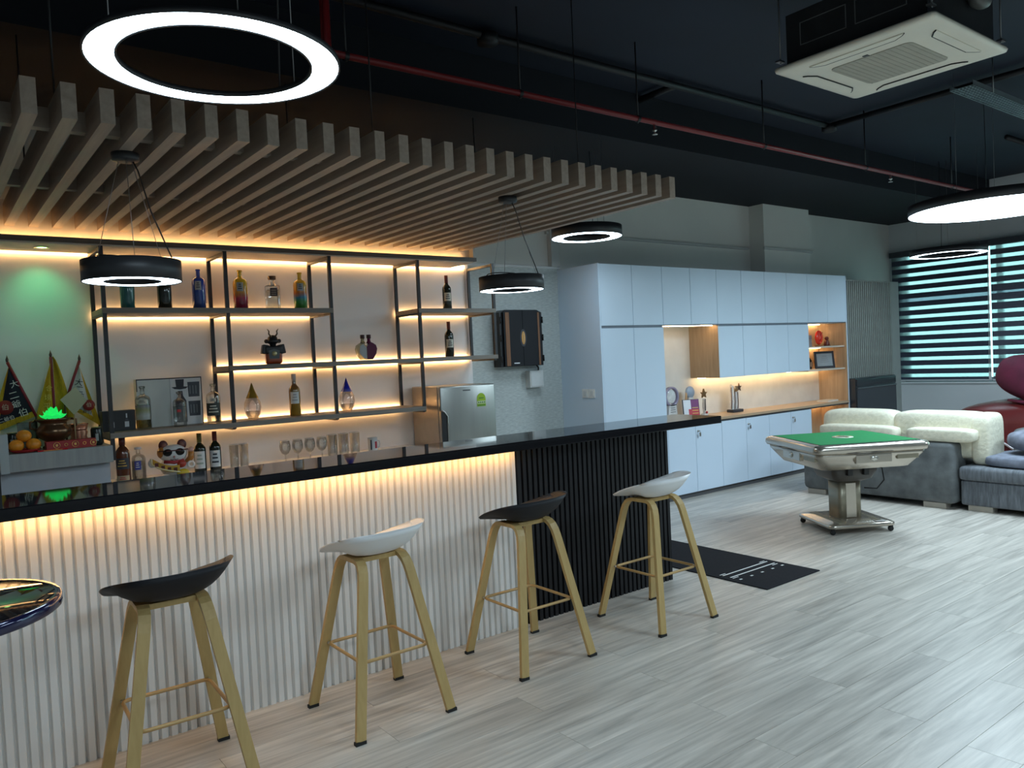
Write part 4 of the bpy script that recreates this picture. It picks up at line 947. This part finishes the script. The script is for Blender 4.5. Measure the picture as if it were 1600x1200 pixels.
pbox('seam', mat('seam_grey', (.35, .36, .36), .5), gf, .0, .003, yy-.001, yy, 0, .327)
pbox('print_panel', mat('print_panel', (.72, .72, .72), .5), gf, .003, .209, yy-.0006, yy, .003, .327)
y1 = yy-.0006
MB().prism([(.03, .02), (.105, .02), (.105, .17), (.085, .205), (.082, .24), (.052, .24), (.05, .205), (.03, .17)], y1-.001, y1).build('bottle_print', ink, gf)
MB().prism([(.012, .268), (.03, .255), (.067, .25), (.105, .255), (.122, .268), (.1, .27), (.035, .27)], y1-.0015, y1).build('hat_brim_print', ink, gf)
MB().prism([(.042, .268), (.092, .268), (.096, .322), (.038, .322)], y1-.0015, y1).build('hat_print', ink, gf)
for z0 in (.06, .195):
    g_ = MB().prism([(.122, z0), (.196, z0), (.200, z0+.105), (.118, z0+.105)], y1-.001, y1).build('glass_print', mat('print_slate', (.055, .06, .07), .4), gf)
    for q in range(3): pbox('print_line', mat('print_slate_light', (.16, .17, .18), .4), g_, .13+.02*q, .138+.02*q, y1-.0016, y1-.001, z0+.02, z0+.08)
bottle('small clear flask in front of the pale gift box', 1.425, 5.64, Z3, .235, .086, 'vodka', clear, [(.15, .60, glass('etched_label', (.45, .45, .44), .3), 2.2, None), (.42, .50, redm, .6, None)], cap=(clear, .95, .42))
bottle('clear bottle with dark vine label right of the pale gift box', 1.665, 5.68, Z3, .275, .096, 'vodka', clear, [(.20, .52, mat('label_forest', (.03, .035, .028), .5), 2.4, cream_l), (.56, .64, cream_l, .9, ink)], liq=(liquid, .5), cap=(clear, .95, .42))
def teardrop(label, x, topm, z=Z3):
    t = thing('teardrop_decanter', label, 'decanter', (x, YS, z+.0005), 0, 'teardrop decanters')
    MB().lathe([(0, 0), (.034, 0), (.036, .006), (.053, .04), (.062, .085), (.058, .125), (.044, .155), (.034, .17)], 28).build('bulb', glass('pinkish_crystal', (.93, .88, .86), .02, .6), t)
    MB().lathe([(.045, .158), (.030, .19), (.016, .225), (.007, .255), (0, .272)], 24).build('tip', topm, t)
    MB().lathe([(0, .008), (.03, .008), (.046, .04), (.05, .06), (0, .06)], 24).build('liquid', liquid, t)
teardrop('teardrop glass decanter with a golden tip on the lower shelf', 1.956, mat('gold_glass', (.30, .20, .035), .15, .4))
teardrop('teardrop glass decanter with a deep blue tip on the lower shelf', 2.709, ramp_mat('blue_tip', [(.5, (.25, .3, .55)), (.75, (.01, .02, .4)), (1, (.005, .01, .25))], h=.27))
bottle('slim amber wine bottle with white label on the lower shelf', 2.28, YS, Z3, .315, .084, 'wine', ramp_mat('amber_wine', [(0, (.02, .015, .005)), (.12, (.30, .16, .01)), (.6, (.26, .14, .015)), (.8, (.18, .08, .03)), (1, (.35, .33, .3))], h=.315), [(.30, .58, white_l, 1.6, mat('print_soft', (.4, .4, .4), .5))], cap=(mat('pale_capsule', (.45, .44, .42), .3), .84, .42))

# on the back counter
bottle('tall amber whisky bottle with slanted dark label beside the altar block', 1.045, 5.60, Z0, .30, .086, 'slim', ramp_mat('whisky_glass', [(0, (.10, .03, .01)), (.5, (.14, .035, .012)), (1, (.06, .02, .01))], h=.3), [(.34, .58, ink, 2.2, goldm), (.03, .20, mat('label_tan', (.42, .30, .17), .5), 2., redm)], cap=(mat('cap_dark_red', (.08, .012, .01), .4), .86, .45))
bottle('short clear vodka bottle with blue lettering behind the bar', 1.15, 5.66, Z0, .225, .088, 'vodka', clear, [(.36, .62, mat('print_blue', (.05, .07, .35), .5), .9, white_l)], liq=(liquid, .6), cap=(mat('cap_white', (.6, .62, .62), .4), .95, .5))
bottle('green-capped wine bottle with white label beside the beckoning cat', 1.563, YS, Z0, .275, .082, 'wine', dglass, [(.12, .56, white_l, 1.9, mat('print_sage', (.35, .42, .36), .5))], cap=(mat('capsule_olive', (.13, .12, .03), .4), .78, .40))
bottle('red-capped wine bottle with white label beside the tumblers', 1.669, YS, Z0, .278, .080, 'wine', dglass, [(.12, .54, white_l, 1.9, ink)], cap=(redcap, .78, .40))
def tumbler(label, x, y, h, w, grp, base=None):
    t = thing('tumbler_glass', label, 'glass', (x, y, Z0+.0005), 0, grp)
    MB().lathe([(0, 0), (w*.42, 0), (w*.44, .006), (w*.5, h), (w*.485, h), (w*.42, .016), (0, .014)], 20).build('glass_wall', clear, t)
    MB().lathe([(w*.485, h-.002), (w*.505, h-.002), (w*.505, h+.001), (w*.485, h+.001), (w*.485, h-.002)], 20).build('rim', mat('bright_glass_rim', (.7, .72, .73), .15), t)  # opaque pale ring paints the highlight along the glass edge
for lab, x in (('ribbed tall tumbler beside the red-capped wine bottle', 1.801), ('tall tumbler second from the red-capped wine bottle', 1.872)): tumbler(lab, x, YS, .175, .066, 'tall tumblers')
wl = ['first stemmed round glass from the left in the glass row', 'second stemmed round glass from the left in the glass row', 'third stemmed round glass from the left in the glass row', 'fourth stemmed round glass from the left in the glass row']
for k in range(4):
    t = thing('wine_glass', wl[k], 'glass', (2.183+.098*k, YS, Z0+.0005), 0, 'round wine glasses')
    MB().lathe([(0, 0), (.033, 0), (.033, .003), (.006, .008), (.005, .055)], 18).build('stem', clear, t)
    MB().lathe([(.005, .055), (.026, .068), (.040, .095), (.042, .125), (.034, .165), (.033, .165), (.040, .125), (.037, .097), (.022, .070), (.0, .062)], 22).build('bowl', clear, t)
    MB().lathe([(.033, .163), (.036, .163), (.036, .166), (.033, .166)], 20).build('rim', MATS['bright_glass_rim'], t)
for k, x in enumerate((2.565, 2.66, 2.757)): tumbler(['straight tumbler next to the round wine glasses', 'middle straight tumbler of the three before the mug', 'straight tumbler beside the white mug'][k], x, YS, .175, .082, 'straight tumblers')
t = thing('mug', 'white mug with a red spot behind the bar', 'mug', (2.915, YS, Z0+.0005))
MB().lathe([(0, 0), (.036, 0), (.038, .006), (.040, .118), (.036, .118), (.034, .01), (0, .01)], 24).build('cup', mat('mug_white', (.62, .62, .60), .3), t)
MB().tube([(.038, 0, .03), (.06, 0, .035), (.065, 0, .06), (.06, 0, .085), (.038, 0, .09)], .005, 8).build('handle', MATS['mug_white'], t)
label_band(t, .0395, .03, .085, redm, .55, 'red_print', -PI/2+.25); label_band(t, .0395, .02, .10, ink, .3, 'dark_print', -PI/2-.8)

# beckoning cat figurine with sunglasses
cat = thing('cat_figurine', 'white beckoning cat figurine with dark sunglasses and a gold banner behind the bar', 'figurine', (1.36, 5.62, Z0+.002), -.15)
cw = mat('cat_white', (.72, .70, .67), .3); cgold = mat('cat_gold', (.62, .38, .06), .3, .4); corange = mat('cat_orange', (.45, .17, .03), .35); cdark = mat('cat_dark_red', (.10, .02, .015), .4)
MB().ball((0, 0, .076), .085, .065, .075).build('body', cw, cat)
MB().ball((0, -.005, .165), .088, .068, .062, p=.85).build('head', cw, cat)
MB().ball((-.07, .0, .175), .03, .05, .04).build('orange_patch', corange, cat)
for sx in (-1, 1):
    MB().ball((sx*.058, 0, .222), .030, .014, .036).build('ear', cdark, cat)
    MB().ball((sx*.055, -.012, .218), .017, .008, .022).build('inner_ear', mat('ear_brown', (.22, .07, .04), .4), cat)
    MB().ball((sx*.038, -.066, .178), .030, .010, .024).build('sunglass_lens', mat('lens_black', (.008, .006, .006), .08), cat)
MB().tube([(-.09, -.04, .19), (-.04, -.075, .19), (.04, -.075, .19), (.09, -.04, .19)], .004, 8).build('sunglass_frame', cdark, cat)
MB().ball((0, -.073, .148), .007).build('nose', mat('nose_pink', (.4, .15, .13), .5), cat)
MB().tube([(-.025, -.07, .132), (-.012, -.074, .127), (0, -.075, .135), (.012, -.074, .127), (.025, -.07, .132)], .002, 6).build('mouth', cdark, cat)
MB().tube([(-.06, -.035, .115), (0, -.06, .108), (.06, -.035, .115)], .012, 8).build('collar', redm, cat)
MB().ball((.045, -.055, .095), .03, .022, .026).build('bow', mat('bow_red', (.42, .04, .02), .4), cat)
bn = MB().grid(lambda u, v: Vector((-.135+.165*u, -.085-.012*math.sin(PI*u), .125-.055*u-.02*math.sin(PI*u)+(v-.5)*.045)), 12, 1).build('banner', cgold, cat)
for k in range(4): MB().box(-.011, .011, -.0015, .0015, -.012, .012, at=Vector((-.112+.038*k, -.098, .113-.013*k-.016*math.sin(PI*(.14+.23*k))))).build('banner_glyph', cdark, bn)
MB().tube([(-.145, -.085, .15), (-.14, -.088, .11), (-.10, -.10, .082), (-.04, -.108, .062), (.03, -.092, .045)], .005, 8).build('banner_trim', mat('ivory_trim', (.7, .62, .35), .4), bn)
MB().ball((-.135, -.05, .115), .026, .024, .03).build('left_paw', cw, cat)
MB().tube([(.085, -.01, .10), (.11, -.02, .13), (.112, -.025, .17)], [.02, .02, .018], 10).build('raised_arm', corange, cat)
MB().ball((.112, -.026, .185), .02, .018, .018).build('raised_paw', mat('paw_pink', (.6, .35, .28), .4), cat)
MB().ball((.05, -.075, .035), .04, .02, .028).build('gold_coin', mat('coin_yellow', (.62, .42, .02), .35), cat)
for sx in (-1, 1): MB().ball((sx*.06, -.06, .018), .03, .03, .018).build('foot', cw, cat)
MB().lathe([(.012, -.006), (.026, -.006), (.026, .006), (.012, .006), (.012, -.006)], 18, (.105, -.05, .085), rot=Matrix.Rotation(PI/2, 3, 'X')).build('coin_ring', cw, cat)

# ================================================================== altar block with offerings
al = thing('altar_block', 'grey wood altar shelf block at the left end behind the bar', 'altar shelf', (0, 0, 0))
grw = wood('grey_ash', (.36, .37, .36), (.27, .28, .28), 'Z', .8, .5)
AZ = 1.128
MB().box(.405, .955, 5.40, 5.86, AZ-.105, AZ, .002).build('shelf_block', grw, al)
pbox('lower_panel', mat('altar_panel', (.40, .42, .46), .5), al, .02, .945, 5.47, 5.86, .851, AZ-.105)
pbox('left_cheek', mat('altar_cheek', (.42, .46, .46), .5), al, .36, .404, 5.38, 5.86, 1.02, 1.25)
pbox('left_post', black, al, .325, .355, 5.36, 5.39, .851, 1.45)
AL = AZ+.0006
ori = mat('orange_peel', (.72, .26, .015), .45, var=.1, scale=60, bump=.15)
dish = tag(MB().lathe([(0, 0), (.06, 0), (.085, .018), (.083, .02), (.058, .004), (0, .004)], 28).build('red_dish', mat('lacquer_dish', (.32, .012, .015), .25), None, (.495, 5.485, AL)), 'shallow red dish under the oranges', 'dish')
for lab, x, y, z in (('orange at the left of the offering dish', .452, 5.48, AL+.006), ('orange stacked on top of the other two', .495, 5.50, AL+.060), ('orange at the right of the offering dish', .540, 5.48, AL+.006)):
    t = thing('orange', lab, 'orange', (x, y, z), 0, 'offering oranges')
    MB().ball((0, 0, .037), .041, .041, .037).build('fruit', ori, t)
    MB().lathe([(0, 0), (.006, .0), (.004, .004), (0, .005)], 8, (0, 0, .073)).build('stem_button', mat('stem_green', (.12, .15, .03), .6), t)
t = thing('red_offering_box', 'long red box printed with gold rings on the altar shelf', 'box', (.735, 5.475, AL), .03)
MB().box(-.135, .135, -.035, .035, 0, .052, .001).build('box_body', mat('red_card', (.33, .015, .015), .45), t)
for k, rr in enumerate((.019, .010, .019, .010, .019)):
    MB().lathe([(rr-.003, 0), (rr, 0), (rr, .001), (rr-.003, .001), (rr-.003, 0)], 20, (-.08+.05*k, -.035, .027), rot=Matrix.Rotation(PI/2, 3, 'X')).build('gold_ring', goldm, t)
    if rr > .015: MB().box(-.006, .006, -.001, 0, -.007, .007, at=Vector((-.08+.05*k, -.0352, .027))).build('gold_glyph', goldm, t)
t = thing('red_packet', 'flat red packet lying at the front edge of the altar shelf', 'packet', (.63, 5.425, AL), .05)
MB().box(-.08, .08, -.018, .018, 0, .008, .002).build('sleeve', mat('bright_red_wrap', (.5, .01, .02), .2), t)
MB().box(-.05, .05, -.0185, -.018, .002, .005).build('foil_line', goldm, t)
pot = thing('incense_pot', 'brown bronze incense pot holding a glowing green lotus', 'incense pot', (.665, 5.60, AL))
bronze = mat('aged_bronze', (.17, .10, .055), .28, .8, var=.15, scale=12)
MB().lathe([(0, 0), (.065, 0), (.068, .012), (.045, .03), (.05, .045), (.085, .07), (.100, .10), (.096, .125), (.075, .145), (.072, .16), (.095, .178), (.1, .185), (.092, .186), (.07, .165), (0, .16)], 36).build('bowl', bronze, pot)
for sx in (-1, 1): MB().tube([(sx*.09, 0, .12), (sx*.125, 0, .135), (sx*.125, 0, .17), (sx*.095, 0, .18)], .008, 8).build('handle', bronze, pot)
gem = emit('green_lotus_glow', (.02, 1., .16), .28); gem.node_tree.nodes['Principled BSDF'].inputs['Base Color'].default_value = (.0, .35, .06, 1)
for ring_, (n_, r_, h_, tl) in enumerate(((9, .075, .045, .9), (7, .045, .06, .5), (5, .018, .075, .2))):
    for k in range(n_):
        a = 2*PI*k/n_+ring_*.3; Rk = Matrix.Rotation(a, 3, 'Z') @ Matrix.Rotation(tl, 3, 'Y')
        b = MB(); b.grid(lambda u, v: Rk @ Vector((.006*math.sin(PI*v)*(1-(2*u-1)**2), (u-.5)*.05*math.sin(PI*min(1, v*.9+.08)), v*h_))+Vector((r_*.55*math.cos(a), r_*.55*math.sin(a), .185)), 4, 5)
        b.build('lotus_petal', gem, pot)
t = thing('copper_cup', 'ridged copper cup beside the incense pot', 'cup', (.815, 5.70, AL))
MB().lathe([(0, 0), (.045, 0), (.047, .01), (.042, .02), (.05, .04), (.045, .055), (.053, .08), (.048, .095), (.056, .13), (.053, .13), (.04, .02), (0, .02)], 24).build('cup_body', mat('copper', (.60, .27, .17), .3, .6), t)
MB().lathe([(.053, .13), (.058, .13), (.058, .136), (.053, .136), (.053, .13)], 24).build('rim', mat('copper_bright', (.65, .32, .22), .25, .7), t)
for lab, x, y in (('black drink can at the right of the altar shelf', .888, 5.52), ('dark drink can at the left behind the oranges', .445, 5.63)):
    t = thing('drink_can', lab, 'can', (x, y, AL), 0, 'drink cans')
    MB().lathe([(0, 0), (.028, 0), (.0335, .008), (.0335, .10), (.028, .112), (.0, .112)], 22).build('can_body', mat('can_black', (.015, .02, .017), .25, .3), t)
    MB().lathe([(.020, .1125), (.028, .1125), (.028, .116), (.025, .116), (.022, .113)], 22).build('can_rim', mat('can_rim', (.35, .42, .25), .3, .8), t)
    label_band(t, .0335, .03, .075, mat('can_print', (.30, .33, .32), .4), .5, 'can_print', -PI/2-.1)
t = thing('acrylic_card', 'pale glassy card standing behind the oranges', 'card', (.535, 5.70, AL), .1)
MB().box(-.055, .055, -.004, .004, 0, .17, .002).build('card_plate', glass('misty_acrylic', (.42, .50, .48), .2), t)
MB().box(-.05, .05, -.02, .02, 0, .008).build('card_foot', glass('misty_acrylic', (1, 1, 1)), t)
t = thing('diamond_plaque', 'pale green diamond-shaped plaque leaning on the flag pole', 'plaque', (.775, 5.55, AL))
MB().prism([(0, .20), (.075, .285), (.015, .375), (-.072, .30)], -.006, .006).build('plaque_board', mat('pale_green_gold', (.36, .38, .22), .35, .2), t)
MB().tube([(0, 0, 0), (0, .004, .205)], .004, 6).build('plaque_stick', mat('bamboo', (.4, .3, .15), .5), t)

# triangular pennants
yel = mat('yellow_fringe', (.50, .32, .01), .8, var=.25, scale=90, stretch=(3, 3, .3)); polered = mat('red_pole_sleeve', (.24, .012, .03), .6)
def flag(label, x, y, tip, base, tri, field, chars, cm, seal=None):
    """tip/base: pole ends; tri: free corner; all (x, z) relative to the flag's foot"""
    t = thing('pennant_flag', label, 'flag', (x, y, AL), 0, 'triangular pennants on the altar')
    T, B, C_ = Vector((tip[0], 0, tip[1])), Vector((base[0], 0, base[1])), Vector((tri[0], 0, tri[1]))
    MB().tube([(base[0], 0.0, 0) if abs(base[0]-tip[0]) < .05 else tuple(B), tuple(T)], .009, 8).build('pole', polered, t)
    MB().lathe([(0, 0), (.007, 0), (.009, .015), (0, .045)], 10, T).build('finial', mat('dark_finial', (.1, .08, .07), .4, .5), t)
    MB().tube([(base[0], 0, base[1]), (base[0], .01, 0)], .006, 8).build('pole_foot', mat('dark_finial', (1, 1, 1)), t)
    T2 = T+(B-T)*.06
    def pt(u, v):      # v along the pole, u towards the free corner
        p = T2+(B-T2)*v; q = T2+(C_-T2)*v; r = p+(q-p)*u
        r.y += .014*math.sin(u*7+v*5)*u-.004; return r
    MB().grid(lambda u, v: pt(u*.80, .04+v*.86), 12, 14).build('cloth', field, t)
    MB().grid(lambda u, v: pt(.79+.21*u, .03+v*.90), 4, 16).build('fringe', yel, t)
    MB().grid(lambda u, v: pt(u*1.0, .895+.105*v), 14, 3).build('bottom_fringe', yel, t)
    ax = (B-T).normalized(); ang = math.atan2(ax.x, -ax.z)
    for (ch, u, v, sz) in chars:
        p = pt(u, v); text('character', ch, sz, cm, t, Matrix.Translation((p.x, p.y-.014, p.z)) @ Matrix.Rotation(-ang*.7, 4, 'Y') @ FACE_Y)
    if seal:
        p = pt(seal[0], seal[1])
        sl_ = MB().lathe([(0, 0), (seal[2], 0), (seal[2], .003), (0, .003)], 24, (p.x, p.y-.012, p.z), rot=Matrix.Rotation(PI/2, 3, 'X')).build('seal_disc', mat('seal_red', (.26, .02, .02), .6), t)
        text('seal_character', '伯', seal[2]*.9, mat('seal_thread', (.5, .42, .3), .7), sl_, Matrix.Translation((p.x, p.y-.016, p.z)) @ FACE_Y)
navy = mat('navy_cloth', (.008, .010, .022), .8); whitec = mat('white_cloth', (.55, .56, .52), .8); yelc = mat('yellow_cloth', (.52, .32, .012), .8, var=.1, scale=14)
wt_ = mat('white_thread', (.68, .68, .64), .7); bk_ = mat('black_thread', (.02, .02, .025), .7); gt_ = mat('gold_thread', (.75, .56, .10), .6)
flag('navy pennant with white characters and a red pole, leftmost', .46, 5.80, (0, .55), (.135, .20), (-.13, .10), navy, [('大', .25, .34, .05), ('二', .38, .52, .055), ('爺', .34, .68, .05), ('伯', .22, .86, .055), ('二爺伯', .62, .86, .03)], wt_, (.68, .66, .045))
flag('yellow folded pennant standing upright in the middle', .70, 5.82, (0, .575), (.0, .14), (-.115, .17), yelc, [('合', .45, .45, .04), ('境', .45, .60, .045), ('平', .45, .74, .045), ('安', .45, .88, .045)], gt_)
MB().grid(lambda u, v: Vector((.70+.01+.105*u*v**.7, 5.815+.012*math.sin(u*6), AL+.565-.42*v+.02*u)), 6, 14).build('fringe_fold', yel, None)
ff = bpy.data.objects['fringe_fold']; mf = [o for o in bpy.data.objects if o.name.startswith('pennant_flag')][1]
ff.parent = mf; ff.location = -Vector(mf.location)
flag('white pennant with black characters and a red pole, nearest the shelf post', .86, 5.80, (0, .545), (-.10, .26), (.105, .10), whitec, [('大', .35, .40, .05), ('二', .38, .53, .05), ('爺', .40, .67, .05), ('伯', .36, .82, .045), ('二爺伯', .55, .90, .028)], bk_, (.75, .72, .036))
